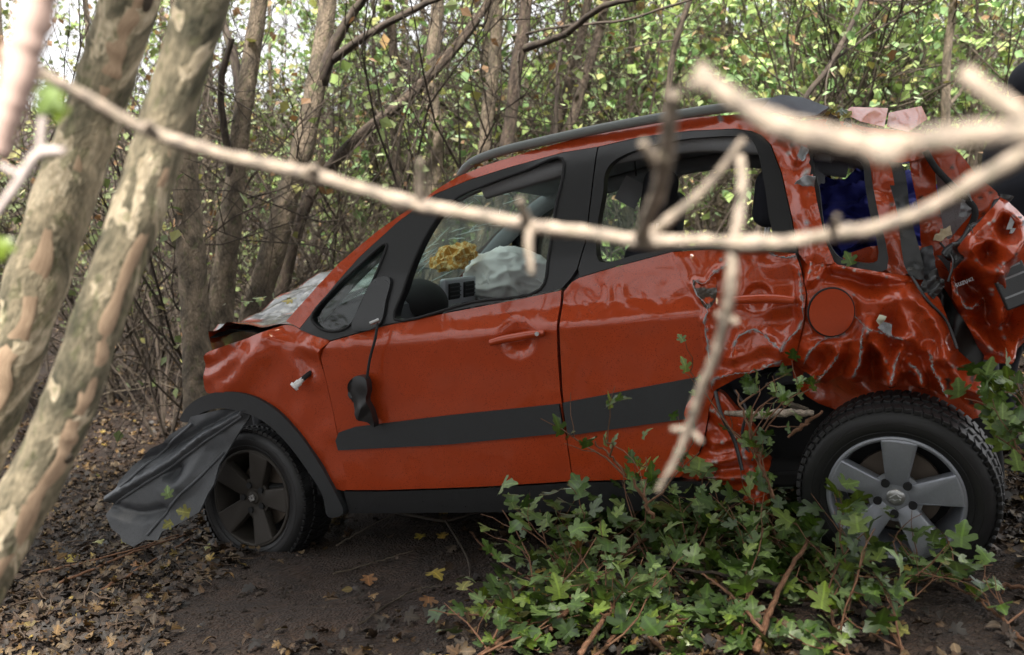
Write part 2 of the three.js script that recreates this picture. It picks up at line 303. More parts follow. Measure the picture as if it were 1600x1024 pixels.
function twigSet(geos, ends, p, dir, len, r, depth, o) { // branching twig
  const n = 4, pts = [p.clone()], d = dir.clone();
  for (let i = 1; i <= n; i++) { d.add(rdir(o.lift).multiplyScalar(o.bend)).normalize(); pts.push(pts[i - 1].clone().addScaledVector(d, len / n)); }
  geos.push(tube(pts, (t) => r * (1 - 0.75 * t) + 0.0008, depth > 1 ? 5 : 3));
  if (depth <= 1) { ends.push(pts); return; }
  ends.push(pts);
  for (let k = 0; k < o.kids; k++) { const t = rr(0.25, 1) * n, i = Math.min(n - 1, Math.floor(t)), q = pts[i].clone().lerp(pts[i + 1], t - i); twigSet(geos, ends, q, d.clone().add(rdir(o.lift).multiplyScalar(0.9)).normalize(), len * rr(0.4, 0.65), r * 0.45, depth - 1, o); }
}
function crownPart(parent, top, n, spread, tone) {
  const geos = [], ends = [], list = [];
  for (let k = 0; k < 7; k++) twigSet(geos, ends, top.clone(), rdir(0.7), spread * rr(0.7, 1.1), 0.02, 3, { bend: 0.35, lift: 0.25, kids: 4 });
  for (let i = 0; i < n; i++) { const p = pick(ends), a = p[1 + Math.floor(rnd() * (p.length - 1))].clone().add(rdir().multiplyScalar(0.07)); diamond(list, a, rdir(-0.3), rdir(1), rr(0.06, 0.12)); }
  const limbs = mesh('limbs', merged(geos), barkBrown, parent); limbs.userData.kind = 'stuff';
  const crown = mesh('crown', leafGeo(list, tone), foliageMat, parent); crown.userData.kind = 'stuff';
}
function tracedTree(label, depth, mat, trunkPx, branches, o = {}) {
  const base = at(trunkPx[trunkPx.length - 1][0], trunkPx[trunkPx.length - 1][1], depth);
  const pts = trunkPx.map(([x, y, w]) => [at(x, y, depth), w * depth / FOCAL / 2]);
  const last = pts[pts.length - 1], prev = pts[pts.length - 2];
  // down to the ground
  const dir = last[0].clone().sub(prev[0]).normalize(), gx = last[0].clone();
  let guard = 0; while (gx.y > groundY(gx.x, gx.z) - 0.12 && guard++ < 200) gx.addScaledVector(V(dir.x * 0.5, -1, dir.z * 0.5).normalize(), 0.05);
  if (gx.distanceTo(last[0]) > 0.06) pts.push([gx, last[1] * 1.35]); 
  // up out of the frame
  const up = pts[0][0].clone().sub(pts[1][0]).normalize(); let p = pts[0][0].clone(), r = pts[0][1];
  for (let i = 0; i < 3; i++) { up.add(V(rr(-0.12, 0.12), 0.15, rr(-0.12, 0.12))).normalize(); p = p.clone().addScaledVector(up, 0.9); r *= 0.8; pts.unshift([p, r]); }
  const root = pts[pts.length - 1][0], t = thing('tree', label, 'tree', o.group, root);
  const local = pts.map(([q]) => q.clone().sub(root)), curve = new THREE.CatmullRomCurve3(local, false, 'centripetal'), n = 40;
  const cp = curve.getPoints(n), rad = pts.map((q) => q[1]);
  mesh('trunk', tube(cp, (u) => { const k = u * (rad.length - 1), i = Math.min(rad.length - 2, Math.floor(k)); return lerp(rad[i], rad[i + 1], k - i) * (1 + 0.07 * n2(u * 25, root.x * 3)); }, 14, { bump: 0.1, freq: 5, seed: root.x }), mat, t);
  for (const [bpx, bd, bmat] of branches) { // [[x, y, w], ...] from the trunk outward
    const bp = bpx.map(([x, y], i) => at(x, y, depth + (bd ?? 0) * i / (bpx.length - 1)).sub(root)), bw = bpx.map(([, , w]) => w * depth / FOCAL / 2);
    const e = bp[bp.length - 1], pr = bp[bp.length - 2];
    if (bpx[bpx.length - 1][1] < 15) { bp.push(e.clone().addScaledVector(e.clone().sub(pr).normalize(), 0.9)); bw.push(bw[bw.length - 1] * 0.6); }
    mesh('branch', tube(spline(bp, 18, 0.004), (u) => { const k = u * (bw.length - 1), i = Math.min(bw.length - 2, Math.floor(k)); return lerp(bw[i], bw[i + 1], k - i); }, 8, { bump: 0.12, freq: 6, seed: bp[0].y }), bmat ?? mat, t);
  }
  if (o.crown !== 0) crownPart(t, local[0], o.crown ?? 240, 1.4, autumn);
  // fine side twigs along the trunk
  const geos = []; const ends = [];
  for (let k = 0; k < (o.twigs ?? 9); k++) { const q = cp[6 + Math.floor(rnd() * (n - 14))]; twigSet(geos, ends, q.clone(), rdir(0.3), rr(0.3, 0.9), rr(0.003, 0.006), 2, { bend: 0.3, lift: 0.15, kids: 3 }); }
  if (geos.length) mesh('twigs', merged(geos), barkDark, t).userData.kind = 'stuff';
  return t;
}
const behind = 'trunks behind the car';
tracedTree('slender grey trunk rising beside the crumpled front wing of the car', 6.0, barkGrey, [[284, 0, 34], [286, 150, 36], [291, 300, 40], [303, 450, 44], [309, 580, 47]], [], { group: behind });
tracedTree('forked grey-brown trunk with a leaning dark limb, over the bonnet', 6.6, barkGrey, [[405, 0, 24], [392, 90, 26], [376, 200, 30], [362, 330, 34], [345, 480, 40]], [[[[376, 205, 20], [372, 120, 16], [350, 40, 12], [335, 0, 10]], 0.5, barkDark], [[[366, 300, 16], [352, 215, 12], [345, 130, 10], [362, 60, 8]], -0.3, barkDark]], { group: behind });
tracedTree('stout pale beige trunk leaning right, with a dark Y-shaped fork', 7.0, barkGrey, [[512, 0, 27], [497, 110, 29], [478, 210, 34], [452, 300, 38], [424, 400, 40], [400, 480, 44]], [[[[500, 130, 24], [522, 70, 17], [548, 25, 14], [566, 0, 12]], -0.2, barkDark], [[[512, 100, 14], [545, 75, 13], [590, 45, 11], [640, 18, 10], [690, -5, 8]], -0.6, barkDark]], { group: behind });
tracedTree('long thin dark trunk slanting across the thicket towards the car roof', 7.4, barkBrown, [[775, -20, 12], [752, 20, 13], [715, 70, 15], [672, 118, 16], [620, 165, 17], [560, 215, 18], [505, 275, 18], [470, 340, 18]], [], { group: behind, twigs: 14 });
tracedTree('thin upright brown trunk among the middle thicket', 8.6, barkBrown, [[606, 0, 14], [613, 60, 14], [618, 130, 15], [617, 200, 15], [622, 300, 16]], [[[[618, 90, 8], [650, 110, 7], [700, 170, 6], [760, 210, 5]], 0.4, barkDark]], { group: behind });
tracedTree('straight grey trunk with a broken orange stub above the windscreen', 7.8, barkGrey, [[684, 0, 20], [678, 70, 21], [674, 140, 22], [680, 210, 23], [678, 300, 25]], [], { group: behind });
tracedTree('dark grey trunk rising just behind the front end of the roof bar', 8.2, barkGrey, [[776, 0, 18], [774, 80, 19], [764, 160, 19], [756, 240, 20], [750, 330, 21]], [], { group: behind });
tracedTree('grey trunk with a dark limb bending away over the car roof', 7.2, barkBrown, [[822, 0, 18], [816, 60, 20], [806, 110, 20], [800, 170, 20], [790, 250, 22]], [[[[814, 76, 13], [850, 66, 11], [885, 52, 10], [915, 28, 9], [945, 8, 9], [985, 0, 7]], -0.8, barkDark], [[[800, 56, 4], [880, 42, 4], [980, 30, 4], [1060, 5, 3]], -0.4, barkDark]], { group: behind });
tracedTree('slim brown trunk, left one of a leaning pair above the roof', 8.4, barkBrown, [[920, -5, 13], [908, 60, 14], [892, 120, 15], [876, 180, 16], [860, 240, 17]], [], { group: behind });
tracedTree('slim brown trunk, right one of a leaning pair above the roof', 8.2, barkBrown, [[948, -5, 13], [936, 50, 14], [918, 110, 15], [900, 170, 16], [880, 240, 17]], [], { group: behind });
tracedTree('thin dark pole-like stem next to the leaning pair', 8.0, barkDark, [[885, 0, 5], [878, 60, 6], [872, 120, 7], [868, 200, 8]], [], { group: behind, crown: 60 });
tracedTree('thin brown stem slanting up behind the middle of the roof', 7.6, barkBrown, [[1078, 0, 8], [1062, 45, 9], [1051, 90, 10], [1044, 150, 10], [1036, 220, 11]], [], { group: behind, crown: 90 });
tracedTree('pale twin-stemmed sapling behind the rear door', 9.2, barkGrey, [[984, 0, 7], [990, 60, 8], [997, 120, 8], [998, 190, 9]], [[[[998, 175, 7], [1008, 110, 6], [1018, 50, 6], [1026, 0, 5]], 0.3]], { group: behind, crown: 90 });
tracedTree('thin dark stem leaning right behind the rear end of the roof bar', 6.8, barkDark, [[1352, -10, 6], [1335, 30, 7], [1312, 75, 8], [1290, 112, 8], [1256, 158, 9]], [[[[1298, 98, 5], [1330, 75, 4], [1365, 50, 4], [1420, 20, 3]], 0.3, barkDark]], { group: behind, crown: 60 });
tracedTree('slim pale trunk beside the person in dark clothes', 7.6, barkGrey, [[1490, 0, 11], [1486, 40, 12], [1479, 100, 13], [1478, 150, 14], [1478, 210, 15]], [[[[1478, 168, 7], [1496, 150, 6], [1508, 130, 4]], 0.2]], { group: behind });
tracedTree('faint brown trunk on the bank behind the person', 9.4, barkBrown, [[1532, 0, 12], [1529, 50, 13], [1527, 100, 14], [1524, 170, 14]], [], { group: behind });
// the two trunks that lean close to the lens
function nearTrunk(label, px, depth0, depth1, mat) {
  const pts = px.map(([x, y, w], i) => { const d = lerp(depth0, depth1, i / (px.length - 1)); return [at(x, y, d), w * d / FOCAL / 2]; });
  const up = pts[0][0].clone().sub(pts[1][0]).normalize(); let p = pts[0][0];
  for (let i = 0; i < 4; i++) { p = p.clone().addScaledVector(up, 0.8); up.add(V(0, 0.1, 0)).normalize(); pts.unshift([p, pts[0][1] * 0.92]); }
  const dn = pts[pts.length - 1][0].clone().sub(pts[pts.length - 2][0]).normalize(), g = pts[pts.length - 1][0].clone(); let k = 0;
  while (g.y > groundY(g.x, g.z) - 0.15 && k++ < 200) g.addScaledVector(dn, 0.04);
  pts.push([g, pts[pts.length - 1][1] * 1.15]);
  const t = thing('tree', label, 'tree', 'leaning trunks close by', g), local = pts.map(([q]) => q.clone().sub(g)), rad = pts.map((q) => q[1]);
  mesh('trunk', tube(spline(local, 90), (u) => { const k = u * (rad.length - 1), i = Math.min(rad.length - 2, Math.floor(k)); return lerp(rad[i], rad[i + 1], k - i) * (1 + 0.05 * n2(u * 30, depth0 * 9)); }, 28, { bump: 0.035, freq: 5, seed: depth0 }), mat, t);
  crownPart(t, local[0], 500, 1.6, autumn);
  return { t, g, line: new THREE.CatmullRomCurve3(local, false, 'centripetal'), rad };
}
const trunkA = nearTrunk('pale mottled trunk with peeling cream bark, leaning over a darker one', [[203, 0, 82], [157, 150, 84], [103, 300, 90], [37, 500, 92], [-34, 690, 96]], 1.8, 1.8, barkPale);
const trunkB = nearTrunk('grey-brown trunk with a long strip of bare pale wood, in front of the car', [[318, 0, 76], [272, 150, 76], [225, 300, 78], [153, 500, 78], [112, 620, 82], [76, 705, 86], [-17, 880, 90]], 1.6, 1.6, barkMoss);
// knots and the strip of bare wood
const bareWood = std({ map: rep(noiseTex(256, (u, v) => { const s = torus(u, v * 0.15 % 1, 40, 2), b = fbm(u, v, 12, 3); const k = 0.5 + 0.3 * s + 0.3 * b; return [0.60 + 0.2 * k, 0.50 + 0.2 * k, 0.41 + 0.18 * k]; }, true), 1, 2), roughness: 0.8 });
function trunkPatch(name, k, u0, u1, a0, a1, mat, proud = 1.015, wob = 0.25, round = false) { // a slab of bark or wood that follows the trunk's round face
  const n = 60, m = 8, P = [], U = [], I = [], cam = camera.position.clone().sub(k.g);
  for (let i = 0; i <= n; i++) {
    const u = lerp(u0, u1, i / n), c = k.line.getPoint(u), T = k.line.getTangent(u), f = cam.clone().sub(c); f.sub(T.clone().multiplyScalar(f.dot(T))).normalize();
    const s = f.clone().cross(T).normalize(), kk = u * (k.rad.length - 1), q = Math.min(k.rad.length - 2, Math.floor(kk)), r = lerp(k.rad[q], k.rad[q + 1], kk - q) * (round ? lerp(1, proud, Math.sqrt(Math.sin(Math.PI * i / n))) : proud + 0.004 * n2(u * 90, 3)) * (1 + 0.05 * n2(u * 30, 9));
    const end = round ? Math.sqrt(Math.sin(Math.PI * i / n)) : Math.min(1, Math.sin(Math.PI * i / n) * 3), mid = (a0 + a1) / 2 + wob * 0.5 * n2(u * 14, a0 * 7), hw = (a1 - a0) / 2 * end * (1 + wob * n2(u * 22, a1 * 5));
    for (let j = 0; j <= m; j++) { const a = mid + hw * (j / m * 2 - 1), e = j === 0 || j === m ? 0.985 : 1; P.push(...c.clone().addScaledVector(f, Math.cos(a) * r * e).addScaledVector(s, Math.sin(a) * r * e).toArray()); U.push(j / m * 0.4, u * 3); }
  }
  for (let i = 0; i < n; i++) for (let j = 0; j < m; j++) { const w = i * (m + 1) + j; I.push(w, w + 1, w + m + 1, w + 1, w + m + 2, w + m + 1); }
  const g = new THREE.BufferGeometry(); g.setAttribute('position', new THREE.Float32BufferAttribute(P, 3)); g.setAttribute('uv', new THREE.Float32BufferAttribute(U, 2)); g.setIndex(I); g.computeVertexNormals();
  return mesh(name, g, mat, k.t);
}
trunkPatch('bare_wood', trunkB, 0.50, 1.0, 0.15, 0.75, bareWood, 1.018, 0.4, true);
trunkPatch('bare_wood', trunkA, 0.62, 1.0, -0.35, 0.25, bareWood, 1.018, 0.5, true);
trunkPatch('bare_wood', trunkA, 0.40, 0.56, -0.2, 0.5, bareWood, 1.016, 0.5, true);
for (const [k, u, a] of [[trunkA, 0.435, 0.6], [trunkB, 0.80, 0.75]]) trunkPatch('knot', k, u, u + 0.016, a - 0.18, a + 0.18, barkGrey, 1.07, 0.15, true);

// ---------------------------------------------------------------- undergrowth behind the car
function makeShrub(name, label, group, o) {
  const t = thing(name, label, 'shrub', group), geos = [], ends = [], list = [];
  for (let k = 0; k < o.stems; k++) {
    const a = rr(0, 6.28), d = V(Math.cos(a) * o.lean, 1, Math.sin(a) * o.lean).normalize();
    twigSet(geos, ends, V(Math.cos(a) * rr(0, 0.25), -0.1, Math.sin(a) * rr(0, 0.25)), d, o.height * rr(0.7, 1.1), o.r * rr(0.6, 1.2), 3, { bend: o.bend ?? 0.3, lift: 0.12, kids: o.kids });
  }
  mesh('stems', merged(geos), o.mat, t);
  const leafed = ends.filter(() => rnd() < 0.42); for (let i = 0; i < o.leaves; i++) { const p = pick(leafed), q = p[1 + Math.floor(rnd() * (p.length - 1))].clone().add(rdir().multiplyScalar(rr(0.01, 0.11))); if (q.y < (o.low ?? 0.2)) continue; diamond(list, q, rdir(-0.4), rdir(1.2), rr(o.size * 0.45, o.size * 1.45)); }
  if (list.length) mesh('foliage', leafGeo(list, o.tone), foliageMat, t).userData.kind = 'stuff';
  return t;
}
const bareLabel = 'leafless tangle of thin grey twigs in the thicket behind the car', bareGroup = 'bare thicket shrubs';
const leafLabel = 'yellow-green leafy shrub on the bank behind the car', leafGroup = 'leafy shrubs on the bank';
const bareProto = [0, 1, 2].map(() => makeShrub('bare_shrub', bareLabel, bareGroup, { stems: 6, lean: 0.55, height: 2.6, r: 0.013, kids: 5, leaves: 150, size: 0.06, tone: mossy, mat: barkBrown, bend: 0.34 }));
bareProto.push(makeShrub('bare_shrub', bareLabel, bareGroup, { stems: 8, lean: 0.8, height: 2.0, r: 0.009, kids: 5, leaves: 60, size: 0.05, tone: mossy, mat: barkGrey, bend: 0.4 }));
const leafProto = [0, 1, 2].map((i) => makeShrub('leafy_shrub', leafLabel, leafGroup, { stems: 7, lean: 0.5, height: 3.0, r: 0.014, kids: 5, leaves: 1450, size: 0.075, tone: autumn, mat: i ? barkBrown : barkGrey, bend: 0.28 }));
const mossProto = [0, 1].map(() => makeShrub('mossy_shrub', 'olive-green twiggy shrub behind the leaning trunks', 'olive shrubs behind the trunks', { stems: 7, lean: 0.5, height: 2.8, r: 0.013, kids: 5, leaves: 1100, size: 0.06, tone: mossy, mat: barkDark, bend: 0.32 }));
const used = new Set();
function plant(protos, x, z, s) { const i = Math.floor(rnd() * protos.length), p = protos[i]; let o; if (!used.has(p)) { used.add(p); o = p; } else o = copy(p); o.position.set(x, groundY(x, z), z); o.rotation.y = rr(0, 6.28); o.scale.setScalar(s); return o; }
for (const [x0, x1, z0, z1, n, pr] of [[-4.4, -0.6, -7.2, -9.5, 13, bareProto], [-5.5, 1.5, -9, -12, 15, bareProto], [-6, 0.5, -9, -13, 10, mossProto], [0.3, 5.2, -7.6, -9.2, 7, bareProto], [0.5, 6.5, -8.8, -12, 13, leafProto], [-3, 3, -11, -14, 6, leafProto], [-9, 9.5, -14, -19, 14, leafProto]])
  for (let k = 0; k < n; k++) { const u = (k + rr(0.1, 0.9)) / n; plant(pr, lerp(x0, x1, u), rr(z0, z1), rr(0.8, 1.25)); }

// the far wood closes the view: leaves beyond counting
{
  const N = 26000, g = new THREE.BufferGeometry(), l = []; diamond(l, V(0, 0, -0.5), V(0, 0, 1), V(0, 1, 0), 1);
  g.setAttribute('position', new THREE.Float32BufferAttribute(l.flatMap((p) => p.toArray()), 3)); g.computeVertexNormals();
  const im = new THREE.InstancedMesh(g, phys({ color: 0xffffff, roughness: 0.75, transmission: 0.45, thickness: 0, side: THREE.DoubleSide }), N), M = new THREE.Matrix4(), q = new THREE.Quaternion(), c = new THREE.Color();
  const clumps = []; for (let k = 0; k < 150; k++) { const d = rr(13, 26), x = rr(-0.62, 0.62) * d, y = rr(0, 1) ** 1.8 * 5.2; clumps.push([V(x, groundY(x, -d) + y, -d), rr(0.5, 1.5)]); }
  for (let i = 0; i < N; i++) {
    const [p, r] = pick(clumps), o = rdir().multiplyScalar(r * rnd() ** 0.6), s = rr(0.07, 0.14); o.y *= 0.7;
    q.setFromEuler(new THREE.Euler(rr(-1.2, 1.2), rr(0, 6.28), rr(-1.2, 1.2))); M.compose(p.clone().add(o), q, V(s, s, s)); im.setMatrixAt(i, M);
    (p.x < -3 ? mossy : autumn)(c); im.setColorAt(i, c);
  }
  im.name = numbered('distant_foliage'); im.castShadow = im.receiveShadow = true; scene.add(im);
  tag(im, 'pale green mass of distant leaves closing the wood', 'foliage', null, 'stuff');
}
// slim poles further back
{
  const proto = thing('slim_trunk', 'slim far trunk standing in the leafy bank', 'tree', 'slim far trunks');
  mesh('trunk', tube(spline([V(0, -0.2, 0), V(0.05, 1.5, 0.03), V(-0.04, 3.2, 0), V(0.1, 6.5, 0)], 24, 0.01), (t) => 0.055 - 0.03 * t, 8, { bump: 0.1 }), barkGrey, proto);
  const gs = [], es = []; for (let k = 0; k < 14; k++) twigSet(gs, es, V(0, rr(1, 6), 0), rdir(0.4), rr(0.6, 1.5), 0.012, 2, { bend: 0.3, lift: 0.2, kids: 4 });
  mesh('limbs', merged(gs), barkBrown, proto).userData.kind = 'stuff';
  const spots = [[-5.8, -10], [-4.9, -12], [-4.0, -10.5], [-3.2, -13], [-2.3, -11.6], [-1.6, -12.4], [-0.9, -10.8], [-0.2, -13], [0.7, -12], [1.6, -13.5], [2.6, -12.4], [3.6, -13], [4.7, -12.2], [5.6, -13.6], [-6.5, -13], [6.6, -14], [-2.9, -9.6], [-5.2, -8.6], [1.1, -9.4], [2.1, -10.2], [3.1, -9.8], [4.1, -10.6], [5.1, -11], [-0.4, -9.2], [-1.3, -9.8], [0.2, -11.4], [-3.7, -8.9], [2.7, -14.5], [4.4, -15], [-4.5, -14.2]];
  spots.forEach(([x, z], i) => { const o = i ? copy(proto) : proto; o.position.set(x, groundY(x, z), z); o.rotation.set(rr(-0.08, 0.08), rr(0, 6.28), rr(-0.16, 0.04)); { const w = rr(0.45, 1.2); o.scale.set(w, rr(0.9, 1.3), w); }; });
}

// ---------------------------------------------------------------- branches that hang close to the lens
function pxTube(pts, sides = 10, o = {}) { // [x, y, width in pixels, depth]
  const q = pts.map(([x, y, w, d]) => [at(x, y, d), w * d / FOCAL / 2]), n = (o.n ?? 10) * (q.length - 1), r = q.map((a) => a[1]);
  return tube(spline(q.map((a) => a[0]), n), (u) => { const k = u * (r.length - 1), i = Math.min(r.length - 2, Math.floor(k)); return lerp(r[i], r[i + 1], k - i) * (1 + 0.10 * n2(u * 40, q[0][0].x * 20) + 0.10 * Math.max(0, n2(u * 11, 5 + q[0][0].y * 9)) ); }, sides, { bump: 0.14, freq: 34 });
}
{
  const t = thing('branch', 'long thin bare branch crossing in front of the whole car', 'branch');
  mesh('stem', pxTube([[-40, 60, 24, 0.9], [40, 103, 22, 0.9], [130, 150, 20, 0.92], [220, 200, 21, 0.94], [340, 240, 20, 0.95], [480, 272, 22, 0.95], [570, 298, 20, 0.95], [652, 320, 24, 0.94], [735, 335, 21, 0.93], [830, 353, 22, 0.92], [930, 366, 21, 0.9], [1000, 377, 25, 0.88], [1100, 377, 20, 0.86], [1165, 381, 26, 0.84], [1240, 378, 22, 0.82], [1300, 367, 25, 0.8], [1370, 356, 23, 0.78], [1455, 325, 25, 0.76], [1540, 275, 27, 0.74], [1650, 215, 28, 0.72]]), twigPale, t);
  for (const p of [
    [[656, 318, 16, 0.94], [657, 280, 13, 0.93], [656, 250, 11, 0.92]],
    [[826, 352, 17, 0.92], [818, 330, 14, 0.91], [812, 312, 11, 0.9]], [[826, 354, 15, 0.92], [826, 390, 12, 0.91], [831, 430, 8, 0.9]],
    [[1000, 376, 20, 0.88], [1012, 340, 20, 0.85], [1027, 305, 24, 0.82], [1040, 250, 28, 0.78], [1045, 200, 26, 0.76], [1052, 145, 22, 0.74]],
    [[1040, 275, 20, 0.79], [1022, 250, 18, 0.78], [1004, 222, 15, 0.77]],
    [[1004, 376, 16, 0.88], [1050, 340, 16, 0.87], [1090, 308, 17, 0.86], [1125, 268, 14, 0.85], [1163, 217, 12, 0.84]],
    [[1300, 366, 16, 0.8], [1304, 350, 12, 0.79], [1308, 338, 9, 0.78]],
    [[470, 270, 14, 0.95], [494, 262, 12, 0.94]], [[225, 203, 14, 0.94], [237, 192, 11, 0.93]]]) mesh('twig', pxTube(p), twigPale, t);
  const h = thing('twig', 'crooked pale twig hanging down before the rear door', 'twig');
  mesh('stem', pxTube([[1157, 246, 15, 0.9], [1160, 300, 18, 0.88], [1152, 350, 17, 0.86], [1145, 400, 20, 0.85], [1141, 450, 18, 0.85], [1134, 495, 20, 0.86], [1118, 555, 17, 0.88], [1095, 610, 16, 0.9], [1074, 675, 15, 0.92], [1052, 725, 12, 0.93], [1027, 768, 8, 0.94]]), twigPale, h);
  for (const p of [[[1134, 492, 13, 0.86], [1152, 506, 11, 0.86]], [[1132, 495, 11, 0.86], [1118, 492, 9, 0.86]], [[1074, 672, 12, 0.92], [1048, 671, 9, 0.92]], [[1078, 672, 12, 0.92], [1096, 692, 9, 0.92]]]) mesh('twig', pxTube(p), twigPale, h);
  const b = thing('branch', 'thick pale branch with a broken tip, over the wrecked tail of the car', 'branch');
  mesh('stem', pxTube([[1096, 108, 22, 0.62], [1110, 130, 30, 0.6], [1160, 165, 34, 0.59], [1225, 200, 40, 0.57], [1300, 217, 42, 0.55], [1380, 228, 44, 0.54], [1460, 218, 42, 0.53], [1540, 211, 40, 0.52], [1660, 210, 40, 0.5]], 12), twigPale, b);
  for (const p of [[[1112, 132, 26, 0.6], [1086, 133, 20, 0.6], [1072, 132, 14, 0.6]], [[1365, 228, 44, 0.54], [1384, 240, 52, 0.53], [1400, 236, 40, 0.53]]]) mesh('stub', pxTube(p, 12), twigPale, b);
  const c = thing('branch', 'short pale branch slanting down before the person in dark clothes', 'branch');
  mesh('stem', pxTube([[1502, 116, 30, 0.6], [1545, 148, 32, 0.59], [1600, 188, 34, 0.58], [1680, 245, 36, 0.56]], 12), twigPale, c);
  const l = thing('branch', 'pinkish blurred branch leaning over the pale mottled trunk', 'branch');
  mesh('stem', pxTube([[70, -40, 54, 0.7], [45, 60, 52, 0.7], [22, 150, 48, 0.7], [-10, 240, 46, 0.7]], 12), std({ color: rgb(0.5, 0.36, 0.31), roughness: 0.8 }), l);
  const s = thing('twig', 'small forked grey twig before the pale mottled trunk', 'twig');
  for (const p of [[[-10, 340, 14, 0.85], [30, 285, 15, 0.85], [62, 240, 16, 0.85], [100, 236, 12, 0.85]], [[62, 242, 14, 0.85], [66, 190, 12, 0.85], [70, 150, 8, 0.85]], [[62, 240, 10, 0.85], [25, 270, 9, 0.85], [0, 258, 8, 0.85]]]) mesh('stem', pxTube(p), std({ color: rgb(0.42, 0.36, 0.34), roughness: 0.8 }), s);
  for (const [x, y, sz, a, m] of [[86, 138, 0.026, 2.6, GREEN[2]], [98, 182, 0.028, 0.6, GREEN[4]], [-2, 78, 0.03, 1.2, YELLOW[2]], [6, 372, 0.02, 3, GREEN[4]]]) {
    const f = mesh('leaf', LEAF[0], m); f.position.copy(at(x, y, 0.85)); f.rotation.set(1.3, a, 0.4); f.scale.setScalar(sz);
    tag(f, m === YELLOW[2] ? 'small orange-brown leaf beside the pinkish blurred branch' : 'small bright green leaf on the twigs before the mottled trunk', 'leaf', m === YELLOW[2] ? null : 'green leaves before the trunk');
  }
}
// ================================================================ the car: x forward, y up, z to the far side; metres from the ground between the axles
const YAW = 0.360696, PITCH = 0.13014, ROLL = 0.030537;
const carAxis = (X, Y, S) => { const Y2 = Y * Math.cos(ROLL) + S * Math.sin(ROLL), S2 = S * Math.cos(ROLL) - Y * Math.sin(ROLL), X3 = X * Math.cos(PITCH) + Y2 * Math.sin(PITCH), Y3 = Y2 * Math.cos(PITCH) - X * Math.sin(PITCH); return V(-Math.cos(YAW) * X3 - Math.sin(YAW) * S2, Y3, -Math.sin(YAW) * X3 + Math.cos(YAW) * S2); };
const carMatrix = new THREE.Matrix4().makeBasis(carAxis(1, 0, 0), carAxis(0, 1, 0), carAxis(0, 0, 1).negate()).setPosition(0.39772, EYE - 1.43377, -4.43742);
const carInverse = carMatrix.clone().invert(), camLocal = camera.position.clone().applyMatrix4(carInverse);
const car = thing('car', 'wrecked orange-red hatchback with a crushed tail, standing nose down among the trees', 'car');
car.applyMatrix4(carMatrix);
// half width of the body at a height, fuller at the shoulder and drawn in towards roof, sill and nose
const SIDE = [[0, 0.79], [0.2, 0.838], [0.32, 0.848], [0.5, 0.856], [0.7, 0.864], [0.84, 0.873], [0.89, 0.877], [0.905, 0.874], [0.97, 0.842], [1.07, 0.818], [1.15, 0.795], [1.45, 0.665], [1.53, 0.625], [1.58, 0.585], [1.65, 0.52], [1.8, 0.4]];
function sideS(X, Y) {
  let i = 0; while (i < SIDE.length - 2 && Y > SIDE[i + 1][0]) i++;
  const t = clamp((Y - SIDE[i][0]) / (SIDE[i + 1][0] - SIDE[i][0]), -1, 1.5);
  return lerp(SIDE[i][1], SIDE[i + 1][1], t) - 0.3 * Math.max(0, X - 1.2) ** 2;
}
// where a line of sight meets a sheet S(X, Y) of the car
function onCar(px, py, S = sideS) {
  const d = dirOf(px, py).transformDirection(carInverse); let s = 0.8, X = 0, Y = 0;
  for (let i = 0; i < 14; i++) { const k = (-s - camLocal.z) / d.z; X = camLocal.x + d.x * k; Y = camLocal.y + d.y * k; s = lerp(s, typeof S === 'function' ? S(X, Y) : S, i < 3 ? 1 : 0.7); }
  return [X, Y];
}
const toXY = (pts, S) => pts.map(([x, y]) => onCar(x, y, S));
const inCar = (px, py, s) => { const [X, Y] = onCar(px, py, s); return V(X, Y, -s); };
const RED = rgb(0.45, 0.055, 0.011), BARE = rgb(0.24, 0.245, 0.25), PRIMER = rgb(0.5, 0.49, 0.47), SOIL = rgb(0.055, 0.04, 0.03);

const grimeTex = noiseTex(512, (u, v) => { const a = fbm(u, v, 7, 5, 31), b = torus(u, v, 120, 33), c = torus(u, v, 60, 37); let k = 0.95 + 0.04 * a; if (b > 0.66 && a > -0.15) k -= 0.30; if (c > 0.82) k += 0.05; if (Math.abs(torus(u, v, 18, 71)) < 0.012 && torus(u, v, 9, 75) > 0.25) k -= 0.16; return [k, k, k * 0.995]; }, true);
const grimeRough = noiseTex(512, (u, v) => 0.62 + 0.14 * fbm(u, v, 9, 5, 41) + 0.08 * torus(u, v, 90, 44));
const paint = phys({ vertexColors: true, map: rep(grimeTex, 1.3, 1.3), metalness: 0.12, specularIntensity: 0.35, roughness: 0.62, roughnessMap: rep(grimeRough, 1.1, 1.1), clearcoat: 1.0, clearcoatRoughness: 0.08, side: THREE.DoubleSide });
const plastic = std({ color: rgb(0.022, 0.023, 0.025), map: rep(grimeTex, 2, 2), roughness: 0.55, roughnessMap: rep(grimeRough, 2, 2), side: THREE.DoubleSide });
const gloss = phys({ color: rgb(0.008, 0.008, 0.009), roughness: 0.4, side: THREE.DoubleSide });
const moulding = std({ color: rgb(0.028, 0.030, 0.033), map: rep(grimeTex, 3, 3), bumpMap: rep(earthBump, 12, 12), bumpScale: 0.0006, roughness: 0.6, side: THREE.DoubleSide });
const trimGrey = std({ color: rgb(0.30, 0.31, 0.33), map: rep(grimeTex, 2, 2), roughness: 0.8, side: THREE.DoubleSide });
const trimDark = std({ color: rgb(0.05, 0.052, 0.058), roughness: 0.8, side: THREE.DoubleSide });
const black = std({ color: rgb(0.012, 0.012, 0.013), roughness: 0.85, side: THREE.DoubleSide });
const seatCloth = std({ color: rgb(0.018, 0.019, 0.026), roughness: 0.95 });
const rubber = std({ color: rgb(0.013, 0.013, 0.014), map: rep(grimeTex, 3, 3), roughness: 0.5 });
